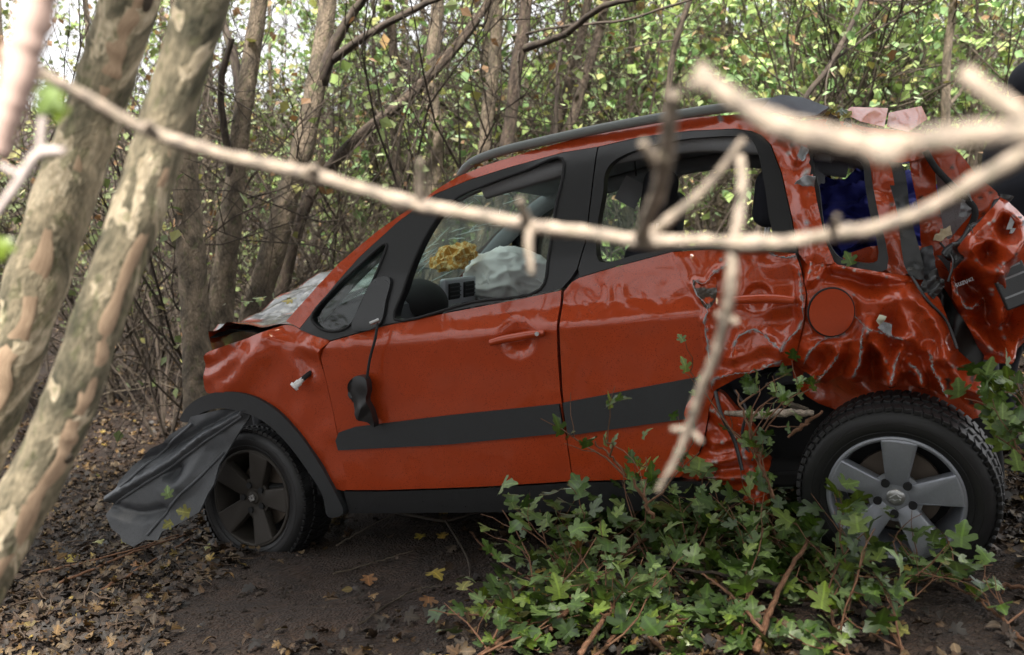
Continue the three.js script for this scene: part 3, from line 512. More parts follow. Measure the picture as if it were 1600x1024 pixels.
const alloy = std({ color: rgb(0.42, 0.44, 0.50), metalness: 0.6, roughness: 0.45, map: rep(grimeTex, 6, 6) });
const brakeIron = std({ color: rgb(0.20, 0.16, 0.13), metalness: 0.5, roughness: 0.65, map: rep(grimeTex, 6, 6) });
const alloyMud = std({ color: rgb(0.045, 0.038, 0.032), metalness: 0.2, roughness: 0.7, map: rep(grimeTex, 6, 6) });
const steel = std({ color: rgb(0.5, 0.5, 0.5), metalness: 0.85, roughness: 0.35 });
const glass = phys({ color: rgb(0.80, 0.90, 0.86), transmission: 1, thickness: 0, roughness: 0.04, ior: 1.5, side: THREE.DoubleSide });
const crackedGlass = phys({ color: rgb(0.72, 0.86, 0.80), transmission: 0.9, thickness: 0, roughness: 0.22, bumpMap: rep(noiseTex(256, (u, v) => 0.5 + 0.5 * fbm(u, v, 8, 4, 51)), 2, 2), bumpScale: 0.004, ior: 1.5, side: THREE.DoubleSide });

// folds of the crushed sheet metal: [polyline in the frame, height, half width, bare metal along the crest 0..1]
function foldField(list, S) {
  const f = list.map(([pts, a, w, g]) => ({ p: toXY(smooth2(pts, false, 5), S), a, w, g: g ?? 0 }));
  for (const k of f) { k.b = [Math.min(...k.p.map((q) => q[0])) - k.w, Math.max(...k.p.map((q) => q[0])) + k.w, Math.min(...k.p.map((q) => q[1])) - k.w, Math.max(...k.p.map((q) => q[1])) + k.w]; }
  return (X, Y) => {
    let d = 0, g = 0;
    for (const k of f) { if (X < k.b[0] || X > k.b[1] || Y < k.b[2] || Y > k.b[3]) continue; const r = segDist(k.p, X + 0.004 * n2(X * 18, Y * 18), Y + 0.004 * n2(Y * 18 + 9, X * 18)); if (r < k.w) d += k.a * (1 - r / k.w) ** 1.25; if (k.g && r < 0.004 * k.g * (0.55 + 0.75 * n2(X * 22 + 3, Y * 22))) g = 1; }
    return [d, g];
  };
}
function tornEdges(list, S, off, parent) { // bright curled lips of torn metal along the hardest folds
  list.forEach(([pts, a, w, g], i) => { if (!(g >= 0.6)) return; const p = spline(toXY(smooth2(pts, false, 4), S).map(([X, Y]) => V(X, Y, -(S(X, Y) + off(X, Y)))), 44); p.forEach((q, j) => q.add(V(0.004 * n2(j * 0.7, i), 0.004 * n2(j * 0.7, i + 40), -0.003 + 0.004 * n2(j * 0.5, i + 80)))); mesh('torn_edge', tube(p, (u) => (0.0003 + 0.0032 * Math.max(0, 0.1 + n2(u * 7, i * 3.3))) * Math.min(1, 6 * u, 6 * (1 - u)) + 0.0006, 5), bareSteel, parent ?? car); });
}
const bareSteel = std({ color: rgb(0.30, 0.31, 0.32), metalness: 0.35, roughness: 0.45 });
function bodyPanel(name, outer, holes, o = {}) {
  const S = o.S ?? sideS, out = toXY(o.sharp ? outer : smooth2(outer, true, 4), S), hs = holes.map((h) => toXY(smooth2(h, true, 4), S));
  const f = o.field, geo = sheet(out, hs, o.h ?? 0.03, (X, Y) => V(X, Y, -(S(X, Y) + (o.off ?? 0) + (f ? f(X, Y)[0] : 0))), o.rim === 0 ? null : V(0, 0, o.rim ?? 0.03), o.plain ? null : (X, Y) => { const b = f ? f(X, Y)[1] : 0; return b > 0 ? (b >= 2 ? SOIL : n2(X * 60, Y * 60) > -0.5 ? BARE : PRIMER) : RED; });
  return mesh(name, o.crease ? toCreasedNormals(geo, o.crease) : geo, o.mat ?? paint, o.parent ?? car);
}
function lattice(i, j) { let h = Math.imul(i, 374761393) + Math.imul(j, 668265263) | 0; h = Math.imul(h ^ h >>> 13, 1274126177); return ((h ^ h >>> 16) >>> 0) / 4294967296; }
function facet(x, y) { // heights at the knots of a triangular net, flat between them: sheet metal crushed into facets
  const s = (x + y) * 0.36603, i = Math.floor(x + s), j = Math.floor(y + s), u = x + s - i, v = y + s - j, a = lattice(i, j), c = lattice(i + 1, j + 1);
  return u > v ? a + (lattice(i + 1, j) - a) * (u - v) + (c - a) * v : a + (lattice(i, j + 1) - a) * (v - u) + (c - a) * u;
}
const crinkle = (X, Y, a, f) => { const wx = X + 0.05 * n2(X * 5, Y * 5), wy = Y + 0.05 * n2(Y * 5 + 7, X * 5); return a * (1.5 * (facet(wx * f * 1.5, wy * f * 0.95) - 0.5) + 0.07 * (facet(wx * f * 2.6 + 9, wy * f * 2.0) - 0.5)); };
const beltDents = (X, Y) => [Math.exp(-(((Y - 0.96 + 0.03 * X) / 0.05) ** 2)) * crinkle(X, Y, 0.006, 12) + 0.0012 * n2(X * 5, Y * 5), 0];

// ---- front wing
const wingFold = foldField([
  [[[430, 512], [405, 545], [375, 590], [350, 608]], 0.03, 0.09, 0], [[[355, 540], [372, 528], [400, 522], [440, 530], [500, 548]], 0.022, 0.05, 0], [[[325, 590], [350, 575], [380, 545]], 0.018, 0.04, 0.5], [[[440, 512], [462, 540], [480, 575]], -0.02, 0.07, 0], [[[322, 556], [345, 548], [372, 536]], 0.03, 0.04, 0.4]], sideS);
const wing = bodyPanel('front_wing', [[541, 766], [531, 700], [519, 640], [507, 588], [500, 560], [503, 546], [514, 533], [480, 520], [448, 508], [425, 515], [390, 528], [355, 541], [326, 552], [320, 575], [322, 614], [345, 612], [390, 617], [432, 640], [468, 676], [498, 718], [522, 762]], [], { h: 0.022, field: (X, Y) => { const [a, g] = wingFold(X, Y); return [a + 0.004 * n2(X * 6, Y * 6) - 0.25 * Math.max(0, X - 1.38) ** 2 * 3, g]; }, rim: 0.05 });
{
  const arch = bodyPanel('wheel_arch_trim', [[286, 656], [296, 636], [322, 618], [358, 611], [395, 617], [434, 639], [470, 676], [500, 719], [526, 765], [540, 801], [517, 806], [508, 772], [480, 727], [450, 688], [420, 660], [390, 645], [350, 637], [318, 645], [302, 658]], [], { mat: moulding, plain: 1, off: 0.022, rim: 0.06, h: 0.025 });
  const lamp = new THREE.Group(); lamp.name = 'side_repeater'; car.add(lamp);
  const a = inCar(478, 588, 0.88), b = inCar(458, 606, 0.92);
  mesh('wire', tube(spline([a.clone().add(V(-0.01, 0.012, 0.03)), a, a.clone().lerp(b, 0.4)], 8), 0.011, 8), black, lamp);
  mesh('bulb_holder', tube([a.clone().lerp(b, 0.25), a.clone().lerp(b, 0.5), a.clone().lerp(b, 0.52), a.clone().lerp(b, 0.8), a.clone().lerp(b, 0.85), b], (u, i) => [0.011, 0.011, 0.015, 0.014, 0.021, 0.019][i], 12), std({ color: rgb(0.75, 0.74, 0.72), roughness: 0.45 }), lamp);
}
// ---- front door
const [hx, hy] = onCar(808, 528);
const door = bodyPanel('front_door', [[542, 766], [532, 700], [520, 640], [508, 588], [501, 560], [504, 547], [516, 534], [600, 510], [700, 489], [800, 470], [877, 454], [871, 500], [871, 560], [875, 610], [884, 680], [892, 738], [896, 752], [750, 761], [600, 766]], [], { field: (X, Y) => { const r = Math.hypot(X - hx, (Y - hy) * 1.0) / 0.07; return [beltDents(X, Y)[0] - 0.03 * Math.max(0, 1 - r * r), 0]; }, h: 0.022, rim: 0.045, sharp: 1 }); 
function handle(parent, px, lockPx) {
  const p = px.map(([x, y]) => inCar(x, y, 0.895)), g = tube(spline(p, 16), (u) => 0.0165 * (0.75 + 0.25 * Math.sin(Math.PI * u)), 12); g.scale(1, 1, 1);
  const h = mesh('handle', paintAll(g, RED), paint, parent);
  if (lockPx) { const q = inCar(lockPx[0], lockPx[1], 0.913), c = new THREE.CylinderGeometry(0.008, 0.008, 0.006, 16); c.rotateX(Math.PI / 2); c.translate(q.x, q.y, q.z); mesh('lock', c, steel, h); }
  for (const e of [p[0], p[p.length - 1]]) { const c = new THREE.CylinderGeometry(0.009, 0.010, 0.04, 10); c.rotateX(Math.PI / 2); c.translate(lerp(e.x, (p[0].x + p[p.length - 1].x) / 2, 0.12), e.y, e.z + 0.022); mesh('bracket', c, black, h); }
}
handle(door, [[766, 536], [785, 531], [808, 527], [830, 523], [850, 521]], [839, 522]);
bodyPanel('side_moulding', [[531, 703], [527, 688], [532, 675], [556, 667], [700, 649], [875, 631], [883, 676], [700, 694]], [], { mat: moulding, plain: 1, off: 0.016, rim: 0.02, h: 0.04, parent: door, sharp: 1 });
// ---- rear door: flat in front, torn and crushed behind
const tear = toXY(smooth2([[1140, 412], [1116, 428], [1103, 443], [1088, 438], [1087, 453], [1108, 481], [1103, 500], [1106, 525], [1110, 560], [1116, 606]], false, 5));
const rearFolds = [
  [[[1140, 412], [1116, 428], [1103, 443], [1088, 438], [1087, 453], [1108, 481], [1103, 500], [1106, 525], [1110, 560], [1116, 606]], 0.03, 0.018, 0.9],
  [[[1146, 556], [1149, 535], [1160, 522], [1178, 516], [1196, 524], [1212, 537], [1225, 547]], 0.035, 0.05, 0.6],
  [[[1249, 420], [1253, 457], [1256, 492], [1249, 514], [1230, 532], [1222, 548]], 0.03, 0.03, 0.7],
  [[[1113, 592], [1150, 582], [1178, 579], [1225, 562]], 0.025, 0.03, 0.6],
  [[[1178, 516], [1205, 505], [1235, 500]], -0.02, 0.05, 0], [[[1130, 400], [1120, 425], [1112, 440]], 0.012, 0.03, 0.3], [[[1075, 400], [1090, 425]], 0.01, 0.02, 0.2], [[[1060, 398], [1072, 420], [1078, 440]], 0.008, 0.02, 0],
  [[[1150, 560], [1180, 545], [1215, 545]], 0.03, 0.06, 0], [[[1200, 395], [1225, 402], [1245, 400]], 0.012, 0.02, 0.6], [[[1094, 690], [1080, 650], [1090, 620]], 0.03, 0.05, 0.4]], rearFold = foldField(rearFolds, sideS);
const rc = onCar(1183, 468), rw = onCar(1118, 520)[0];
const rearDoor = bodyPanel('rear_door', [[894, 741], [887, 690], [879, 610], [875, 540], [877, 490], [881, 456], [894, 441], [906, 434], [960, 418], [1050, 394], [1110, 390], [1200, 392], [1243, 396], [1252, 420], [1260, 460], [1257, 500], [1245, 550], [1236, 572], [1200, 574], [1170, 584], [1150, 592], [1117, 610], [1108, 640], [1100, 690], [1086, 720], [1062, 746], [980, 750], [900, 752]], [], {
  h: 0.011, rim: 0.04, sharp: 1, field: rearDoorField
});
function rearDoorField(X, Y) {
    const [a, g] = rearFold(X, Y), back = sstep(-X, -rw - 0.02, -rw + 0.05) * (Y > 0.42 ? 1 : 0.4), r = Math.hypot(X - rc[0], Y - rc[1]) / 0.052;
    const scuff = back > 0.5 && n2(X * 30 + 7, Y * 30) > 0.94 && n2(X * 6, Y * 6 + 4) > 0.1 ? 1 : 0;
    return [beltDents(X, Y)[0] * (1 - back) + a + back * (-0.012 + crinkle(X, Y, 0.03, 5)) - 0.028 * Math.max(0, 1 - r ** 4), g || scuff];
}
tornEdges(rearFolds, sideS, (X, Y) => rearDoorField(X, Y)[0], rearDoor);
handle(rearDoor, [[1138, 470], [1165, 468], [1195, 467], [1222, 468], [1241, 470]]);
bodyPanel('side_moulding', [[881, 629], [940, 618], [1000, 606], [1096, 588], [1100, 604], [1088, 652], [1000, 664], [889, 680]], [], { mat: moulding, plain: 1, off: 0.016, rim: 0.02, h: 0.04, parent: rearDoor, sharp: 1 });
// a curled flap of torn skin
{
  const g = sheet(toXY(smooth2([[1085, 436], [1100, 447], [1118, 432], [1122, 455], [1115, 476], [1107, 482], [1093, 462]])), [], 0.006, (X, Y) => V(X, Y, -(sideS(X, Y) + 0.022 + crinkle(X, Y, 0.02, 12))), V(0, 0, 0.003), (X, Y) => n2(X * 16, Y * 16 + 3) > 0.25 ? RED : SOIL);
  mesh('torn_flap', g, paint, rearDoor);
}
// ---- sill
bodyPanel('sill', [[536, 769], [600, 769], [750, 764], [900, 755], [1000, 753], [1110, 753], [1165, 772], [1160, 796], [1000, 799], [900, 800], [700, 802], [545, 803]], [], { mat: plastic, plain: 1, off: -0.004, rim: 0.1, h: 0.04, sharp: 1 });
{
  const S = (X, Y) => 0.82 + 0.0 * X, fo = foldField([[[[1085, 720], [1130, 715], [1170, 706], [1198, 700]], 0.06, 0.05, 0.4], [[[1095, 745], [1140, 742], [1190, 738]], 0.05, 0.03, 1], [[[1112, 632], [1140, 660], [1165, 690], [1180, 735], [1190, 782]], 0.05, 0.04, 0.8], [[[1120, 690], [1150, 680], [1165, 660]], 0.05, 0.05, 0.3], [[[1175, 780], [1200, 775]], 0.04, 0.03, 0.8]], S);
  bodyPanel('crushed_sill_end', [[1062, 746], [1086, 722], [1102, 690], [1112, 640], [1122, 612], [1150, 640], [1178, 668], [1185, 700], [1205, 720], [1195, 755], [1205, 786], [1180, 792], [1150, 770], [1110, 754]], [], { S, h: 0.011, rim: 0.05, field: (X, Y) => { const [a, g] = fo(X, Y); return [a + crinkle(X, Y, 0.05, 6), g]; } });
}
// ---- red side frame: windscreen pillar, roof edge, pillar behind the rear door
const frameIn = [[1248, 396], [1238, 341], [1222, 271], [1205, 226], [1190, 211], [1175, 205], [1150, 201], [1080, 204], [1000, 214], [935, 229], [880, 238], [800, 260], [730, 282], [680, 303], [620, 348], [560, 403], [500, 473], [468, 513]];
const frameFold = foldField([[[[1125, 182], [1132, 196], [1140, 200]], 0.008, 0.014, 0.3], [[[1150, 180], [1152, 198]], 0.008, 0.014, 0.3], [[[1215, 205], [1232, 235], [1245, 280], [1260, 340], [1275, 395]], 0.03, 0.045, 0.2], [[[1237, 220], [1250, 250], [1258, 230], [1268, 236]], 0.03, 0.03, 0.8], [[[1262, 260], [1255, 285]], 0.02, 0.02, 0.9], [[[1222, 215], [1240, 225], [1248, 250]], 0.03, 0.03, 0.6]], sideS);
const sideFrame = bodyPanel('side_frame', [[447, 502], [480, 465], [530, 411], [590, 361], [640, 326], [690, 291], [716, 276], [760, 258], [840, 233], [920, 211], [1000, 196], [1080, 184], [1150, 179], [1180, 183], [1206, 195], [1231, 218], [1262, 228], [1268, 260], [1276, 310], [1290, 375], [1305, 412], [1262, 414], ...frameIn], [], { sharp: 1, h: 0.016, rim: 0.07, field: (X, Y) => { const [a, g] = frameFold(X, Y); return [a + 0.002 * n2(X * 16, Y * 16) + sstep(-X, 0.98, 1.15) * crinkle(X, Y, 0.03, 9), g]; } });
// ---- black window surrounds
const blackBelt = [[468, 515], [500, 474], [560, 404], [620, 349], [680, 304], [730, 283], [800, 261], [880, 239], [934, 230], [924, 300], [914, 380], [902, 420], [893, 434], [878, 451], [800, 468], [700, 487], [600, 508], [517, 532], [495, 526]];
const frontHole = [[618, 499], [630, 456], [652, 396], [680, 346], [712, 311], [760, 289], [820, 267], [879, 248], [868, 330], [858, 400], [845, 452], [740, 472]], quarterHole = [[488, 497], [503, 514], [530, 517], [550, 506], [570, 465], [590, 425], [604, 381], [560, 417], [520, 455]];
const doorFrame = bodyPanel('window_surround', blackBelt, [smooth2(frontHole, true, 2), quarterHole], { mat: gloss, plain: 1, off: 0.004, rim: 0.06, h: 0.03, sharp: 1 });
bodyPanel('quarter_glass', [[484, 498], [502, 518], [531, 521], [553, 508], [573, 467], [594, 427], [610, 376], [560, 412], [516, 453]], [], { mat: glass, plain: 1, off: -0.012, rim: 0, h: 0.05, parent: doorFrame });
{ // window channel: a thin raised lip round the openings
  for (const [hole, nm] of [[frontHole, 'window_seal'], [quarterHole, 'window_seal']]) { const p = smooth2(hole, true, 5).map(([x, y]) => { const [X, Y] = onCar(x, y); return V(X, Y, -(sideS(X, Y) + 0.006)); }); p.push(p[0].clone()); mesh(nm, tube(p, 0.006, 6), black, doorFrame); }
  const sail = bodyPanel('mirror_base', [[553, 512], [566, 478], [588, 436], [612, 434], [606, 470], [597, 505], [575, 516]], [], { mat: plastic, plain: 1, off: 0.02, rim: 0.02, h: 0.03 });
  const wp = [[590, 505, 0.9], [586, 530, 0.93], [578, 560, 0.93], [573, 592, 0.93]].map(([x, y, s]) => inCar(x, y, s));
  const dang = new THREE.Group(); dang.name = 'dangling_mirror_motor'; car.add(dang);
  mesh('cable', tube(spline(wp, 16), 0.0055, 6), black, dang);
  const st = [[592, 500, 0.885], [578, 506, 0.9]].map(([x, y, s]) => inCar(x, y, s)); mesh('bracket', tube(st, 0.008, 6), steel, dang);
  const body = sheet(toXY(smooth2([[545, 600], [556, 588], [572, 590], [577, 610], [574, 622], [580, 640], [584, 668], [574, 660], [558, 655], [552, 630], [544, 618]], true, 3), 0.92), [], 0.011, (X, Y) => V(X, Y, -(0.935 + crinkle(X, Y, 0.035, 9))), V(0, 0, 0.04));
  mesh('motor_housing', toCreasedNormals(body, 0.5), gloss, dang);
}
const rearBelt = [[936, 230], [1000, 215], [1080, 205], [1150, 202], [1174, 206], [1189, 212], [1204, 227], [1221, 272], [1237, 342], [1246, 394], [1200, 391], [1110, 389], [1050, 393], [960, 417], [906, 433], [904, 420], [916, 380], [926, 300]];
const rearHole = [[936, 408], [943, 300], [947, 268], [962, 250], [1000, 233], [1060, 219], [1110, 214], [1160, 214], [1177, 222], [1190, 262], [1202, 340], [1206, 382], [1110, 383], [1050, 387], [990, 399]];
const rearFrame = bodyPanel('window_surround', rearBelt, [smooth2(rearHole, true, 2)], { mat: gloss, plain: 1, off: 0.004, rim: 0.06, h: 0.03, sharp: 1 });
// ---- fuel flap
{
  const c = onCar(1300, 487), g = new THREE.CylinderGeometry(0.075, 0.079, 0.012, 40, 1); g.rotateX(Math.PI / 2); g.scale(0.92, 1, 1);
  const m = mesh('fuel_flap', paintAll(g, RED), paint, car); m.position.set(c[0], c[1], -0.905); m.rotation.set(-0.1, 0.25, 0.1);
  const ring = new THREE.TorusGeometry(0.080, 0.0045, 8, 40); ring.scale(0.92, 1, 1); const q = mesh('flap_recess', ring, black, m); q.position.z = 0.004;
}
// ---- crushed rear quarter
const quarterFolds = [
  [[[1322, 521], [1284, 532], [1267, 548], [1258, 566]], 0.045, 0.05, 0.9],
  [[[1350, 508], [1347, 532], [1345, 560], [1331, 590]], 0.06, 0.035, 0.8], [[[1354, 511], [1373, 545], [1388, 578], [1391, 600]], 0.055, 0.045, 0.2],
  [[[1334, 494], [1356, 507], [1390, 522], [1412, 527]], 0.04, 0.03, 0.8], [[[1406, 545], [1398, 567], [1392, 592]], 0.055, 0.025, 0.9],
  [[[1394, 453], [1418, 500], [1429, 530]], 0.04, 0.06, 0], [[[1420, 459], [1450, 487], [1469, 520], [1475, 550]], 0.05, 0.05, 0],
  [[[1450, 545], [1457, 573], [1470, 599], [1478, 615]], 0.05, 0.03, 0.8], [[[1420, 565], [1434, 575], [1440, 596]], 0.045, 0.03, 0.6],
  [[[1310, 415], [1360, 428], [1400, 436], [1440, 438]], 0.03, 0.035, 0.1], [[[1300, 440], [1350, 447], [1400, 446], [1440, 440]], -0.04, 0.05, 0],
  [[[1282, 592], [1300, 570], [1312, 550]], 0.03, 0.03, 0.7], [[[1365, 600], [1362, 575], [1366, 560]], -0.05, 0.05, 0], [[[1262, 440], [1268, 410], [1262, 395]], 0.025, 0.03, 0.5], [[[1270, 445], [1285, 425], [1282, 400]], 0.02, 0.03, 0.3],
  [[[1480, 560], [1510, 600], [1545, 618]], 0.05, 0.05, 0.4], [[[1330, 455], [1345, 480], [1338, 496]], 0.02, 0.03, 0.3], [[[1405, 470], [1400, 495], [1385, 512]], -0.03, 0.05, 0], [[[1440, 600], [1425, 580], [1405, 580]], 0.03, 0.03, 0.5]], quarterFold = foldField(quarterFolds, sideS);
const fc = onCar(1300, 487);
const quarter = bodyPanel('rear_quarter_panel', [[1246, 398], [1290, 397], [1309, 413], [1375, 425], [1420, 432], [1447, 440], [1470, 470], [1490, 520], [1500, 552], [1540, 588], [1565, 612], [1552, 642], [1515, 640], [1500, 622], [1440, 606], [1380, 601], [1330, 602], [1310, 592], [1288, 604], [1262, 588], [1237, 572], [1247, 550], [1259, 500], [1262, 460], [1253, 420]], [], {
  sharp: 1, h: 0.0078, rim: 0.035, field: quarterField
});
function quarterField(X, Y) {
    const [a, g] = quarterFold(X, Y), r = Math.hypot(X - fc[0], Y - fc[1]), flap = sstep(r, 0.085, 0.14), low = sstep(-Y, -0.86, -0.6);
    const scuff = n2(X * 26 + 2, Y * 34) > 0.94 && n2(X * 5 + 3, Y * 5) > 0.2 ? 1 : n2(X * 18, Y * 14 + 8) > 0.66 && Y < 0.62 ? 2 : 0;
    return [(a * 1.7 + crinkle(X, Y, 0.085 + 0.05 * low, 3.5) - 0.025) * flap - 0.03 * low * flap + (r < 0.085 ? -0.004 : 0), g || scuff * (flap > 0.6 ? 1 : 0)];
}
tornEdges(quarterFolds, sideS, (X, Y) => quarterField(X, Y)[0], quarter);
// ---- opening behind the rear door, rear pillars
bodyPanel('rear_window_surround', [[1262, 226], [1310, 233], [1353, 243], [1364, 290], [1371, 327], [1386, 421], [1345, 421], [1308, 416], [1280, 376], [1268, 300]], [[[1272, 240], [1310, 245], [1345, 254], [1352, 290], [1358, 327], [1371, 408], [1340, 410], [1312, 403], [1292, 372], [1280, 296]]], { mat: gloss, plain: 1, off: -0.01, rim: 0.05, h: 0.02, field: (X, Y) => [crinkle(X, Y, 0.012, 12), 0] });
const pillarFold = (X, Y) => [crinkle(X, Y, 0.04, 8) - 0.03, n2(X * 24, Y * 24) > 0.85 && n2(X * 5, Y * 5) > 0 ? (n2(X * 9, Y * 31) > 0 ? 1 : 2) : 0];
bodyPanel('rear_pillar', [[1350, 238], [1386, 248], [1403, 330], [1421, 428], [1386, 424], [1370, 327], [1362, 290]], [], { h: 0.012, rim: 0.06, field: pillarFold });
bodyPanel('pillar_seal', [[1384, 246], [1408, 252], [1424, 340], [1444, 436], [1420, 430], [1402, 330]], [], { mat: plastic, plain: 1, h: 0.014, off: -0.02, rim: 0.05, field: (X, Y) => [crinkle(X, Y, 0.03, 10), 0] });
bodyPanel('roof_corner', [[1208, 194], [1260, 186], [1310, 186], [1360, 198], [1420, 205], [1452, 212], [1456, 236], [1410, 254], [1384, 249], [1350, 240], [1300, 231], [1262, 227], [1232, 216]], [], { h: 0.013, rim: 0.09, field: (X, Y) => [crinkle(X, Y, 0.06, 6) - 0.04, n2(X * 24, Y * 24) > 0.95 ? 1 : 0] });
// ---- tailgate, torn and folded round to the side
const tailS = (X, Y) => 0.60 - 0.1 * (X + 1.5);
const gate = bodyPanel('tailgate_frame', [[1424, 236], [1455, 226], [1490, 232], [1528, 276], [1562, 308], [1548, 334], [1507, 372], [1502, 408], [1470, 410], [1446, 402], [1436, 330]], [[[1464, 262], [1490, 285], [1522, 322], [1500, 355], [1482, 374], [1470, 330]]], { S: tailS, h: 0.013, rim: 0.04, field: (X, Y) => [crinkle(X, Y, 0.025, 8), n2(X * 20, Y * 20 + 5) > 0.8 ? 2 : 0] });
mesh('tailgate_lining', sheet(toXY([[1460, 255], [1530, 320], [1545, 340], [1500, 380], [1478, 384]], 0.5), [], 0.03, (X, Y) => V(X, Y, -(0.5 + 0.02 * n2(X * 9, Y * 9))), V(0, 0, 0.02)), trimGrey, gate);
mesh('tailgate_seal', tube(spline([[1446, 236], [1462, 262], [1494, 296], [1524, 330], [1508, 372]].map(([x, y]) => inCar(x, y, 0.66)), 24), 0.011, 8), black, gate);
const lowS = (X, Y) => 0.80 - 0.12 * (X + 1.6);
const gateFolds = [
  [[[1508, 372], [1540, 352], [1566, 330], [1590, 345]], 0.05, 0.05, 0.2], [[[1510, 390], [1530, 412], [1545, 420], [1570, 402], [1590, 375]], 0.07, 0.05, 0.2], [[[1488, 430], [1495, 455], [1510, 480], [1528, 474]], 0.05, 0.03, 0.8],
  [[[1512, 508], [1535, 530], [1556, 548], [1572, 556]], 0.06, 0.03, 0.3], [[[1572, 556], [1590, 530], [1610, 510]], 0.06, 0.03, 0.3], [[[1545, 420], [1550, 455], [1560, 500], [1574, 540]], 0.05, 0.03, 0.2], [[[1560, 425], [1566, 460], [1562, 500]], 0.06, 0.03, 0.5], [[[1510, 440], [1540, 470], [1560, 510]], -0.06, 0.05, 0], [[[1530, 380], [1545, 375], [1560, 385]], 0.05, 0.05, 0]], gateFold = foldField(gateFolds, lowS);
const lower = bodyPanel('tailgate_skin', [[1484, 428], [1489, 396], [1505, 372], [1540, 335], [1567, 305], [1598, 338], [1640, 368], [1655, 440], [1640, 515], [1602, 535], [1573, 560], [1554, 575], [1530, 545], [1510, 507], [1488, 466]], [], { S: lowS, sharp: 1, h: 0.009, rim: 0.03, field: gateField });
function gateField(X, Y) { const [a, g] = gateFold(X, Y); return [a * 2.0 + crinkle(X, Y, 0.10, 3.4), g || (n2(X * 17, Y * 17 + 2) > 0.94 ? 1 : 0)]; }
tornEdges(gateFolds, lowS, (X, Y) => gateField(X, Y)[0], lower);
mesh('gate_edge', tube(spline([[1478, 402], [1505, 376], [1540, 346], [1566, 318], [1572, 306]].map(([x, y]) => inCar(x, y, 0.80)), 20, 0.003), (u) => 0.02 + 0.006 * Math.sin(u * 20), 8), plastic, lower);
{
  const pl = new RoundedBoxGeometry(0.15, 0.10, 0.02, 2, 0.006), m = mesh('plate_holder', pl, plastic, lower); const p = inCar(1583, 442, 0.90); m.position.copy(p); m.rotation.set(0.1, 0.2, 1.25);
  for (const dx of [-0.035, 0.02, 0.05]) { const r = mesh('holder_rib', new THREE.BoxGeometry(0.006, 0.085, 0.01), trimGrey, lower); r.position.copy(p).add(V(dx * 0.35, dx * 0.95, -0.014)); r.rotation.copy(m.rotation); }
}
// ---- dark bumper remains
const bumpS = (X, Y) => 0.78;
bodyPanel('bumper_remains', [[1404, 400], [1432, 388], [1448, 432], [1475, 450], [1492, 480], [1512, 510], [1538, 556], [1524, 575], [1494, 548], [1470, 492], [1440, 455], [1418, 432]], [], { S: bumpS, mat: gloss, plain: 1, h: 0.014, rim: 0.08, field: (X, Y) => [crinkle(X, Y, 0.05, 8), 0] });
bodyPanel('inner_rear_panel', [[1330, 395], [1440, 385], [1480, 420], [1500, 480], [1560, 600], [1540, 650], [1300, 640], [1240, 590], [1260, 470]], [], { S: () => 0.66, h: 0.03, rim: 0.02, field: (X, Y) => [crinkle(X, Y, 0.05, 5), 0] });
// ---- light roof panels bent up at the tail
for (const [poly, s, k] of [[[[1318, 176], [1330, 167], [1388, 169], [1382, 198], [1345, 190]], 0.42, 0.5], [[[1389, 176], [1440, 166], [1450, 186], [1420, 206], [1386, 198]], 0.40, 0.55]]) {
  const [x0, y0] = onCar(...poly[4], s), S = (X, Y) => s - 2.2 * (Y - y0);
  const m = bodyPanel('roof_spoiler_piece', poly, [], { S, sharp: 1, h: 0.012, rim: 0.012, field: (X, Y) => [crinkle(X, Y, 0.012, 10), 0] });
}
// shards of trim and loose leads about the torn tail
{
  const k = mulberry(91);
  for (const [x, y, s, r, m] of [[1478, 364, 0.72, 0.035, std({ color: rgb(0.55, 0.45, 0.30), roughness: 0.85 })], [1508, 322, 0.66, 0.04, trimGrey], [1450, 418, 0.80, 0.05, trimDark], [1462, 446, 0.84, 0.045, plastic], [1500, 398, 0.84, 0.035, plastic], [1386, 515, 0.93, 0.026, trimGrey], [1376, 503, 0.93, 0.018, std({ color: rgb(0.5, 0.5, 0.38), roughness: 0.8 })], [1255, 240, 0.75, 0.03, bareSteel], [1262, 285, 0.78, 0.028, bareSteel], [1300, 188, 0.62, 0.04, barkBrown], [1325, 192, 0.6, 0.03, plastic]]) {
    const c = inCar(x, y, s), n = 5, o = []; for (let i = 0; i < n; i++) { const a = i / n * 6.28 + k(), q = r * (0.45 + 0.75 * k()); o.push([Math.cos(a) * q * 1.3, Math.sin(a) * q]); }
    const g = sheet(o, [], 0.008, (X, Y) => V(X, Y, 0.012 * n2(X * 30 + x, Y * 30)), V(0, 0, 0.003)), q = mesh('trim_shard', g, m, car); q.position.copy(c); q.rotation.set(k() - 0.5, k() - 0.5, k() * 6.28);
  }
  for (const [pts, r] of [[[[1425, 432, 0.84], [1450, 470, 0.9], [1478, 500, 0.88], [1496, 545, 0.9]], 0.005], [[[1470, 380, 0.74], [1490, 410, 0.86], [1482, 440, 0.88]], 0.004], [[[1515, 352, 0.8], [1522, 372, 0.9], [1516, 392, 0.9]], 0.003], [[[1118, 612, 0.9], [1128, 650, 0.93], [1148, 690, 0.92], [1160, 735, 0.93]], 0.007], [[[1148, 610, 0.86], [1166, 640, 0.9], [1160, 680, 0.9], [1176, 720, 0.9]], 0.005]]) mesh('loose_cable', tube(spline(pts.map(([x, y, s]) => inCar(x, y, s)), 16), r, 7), plastic, car);
}
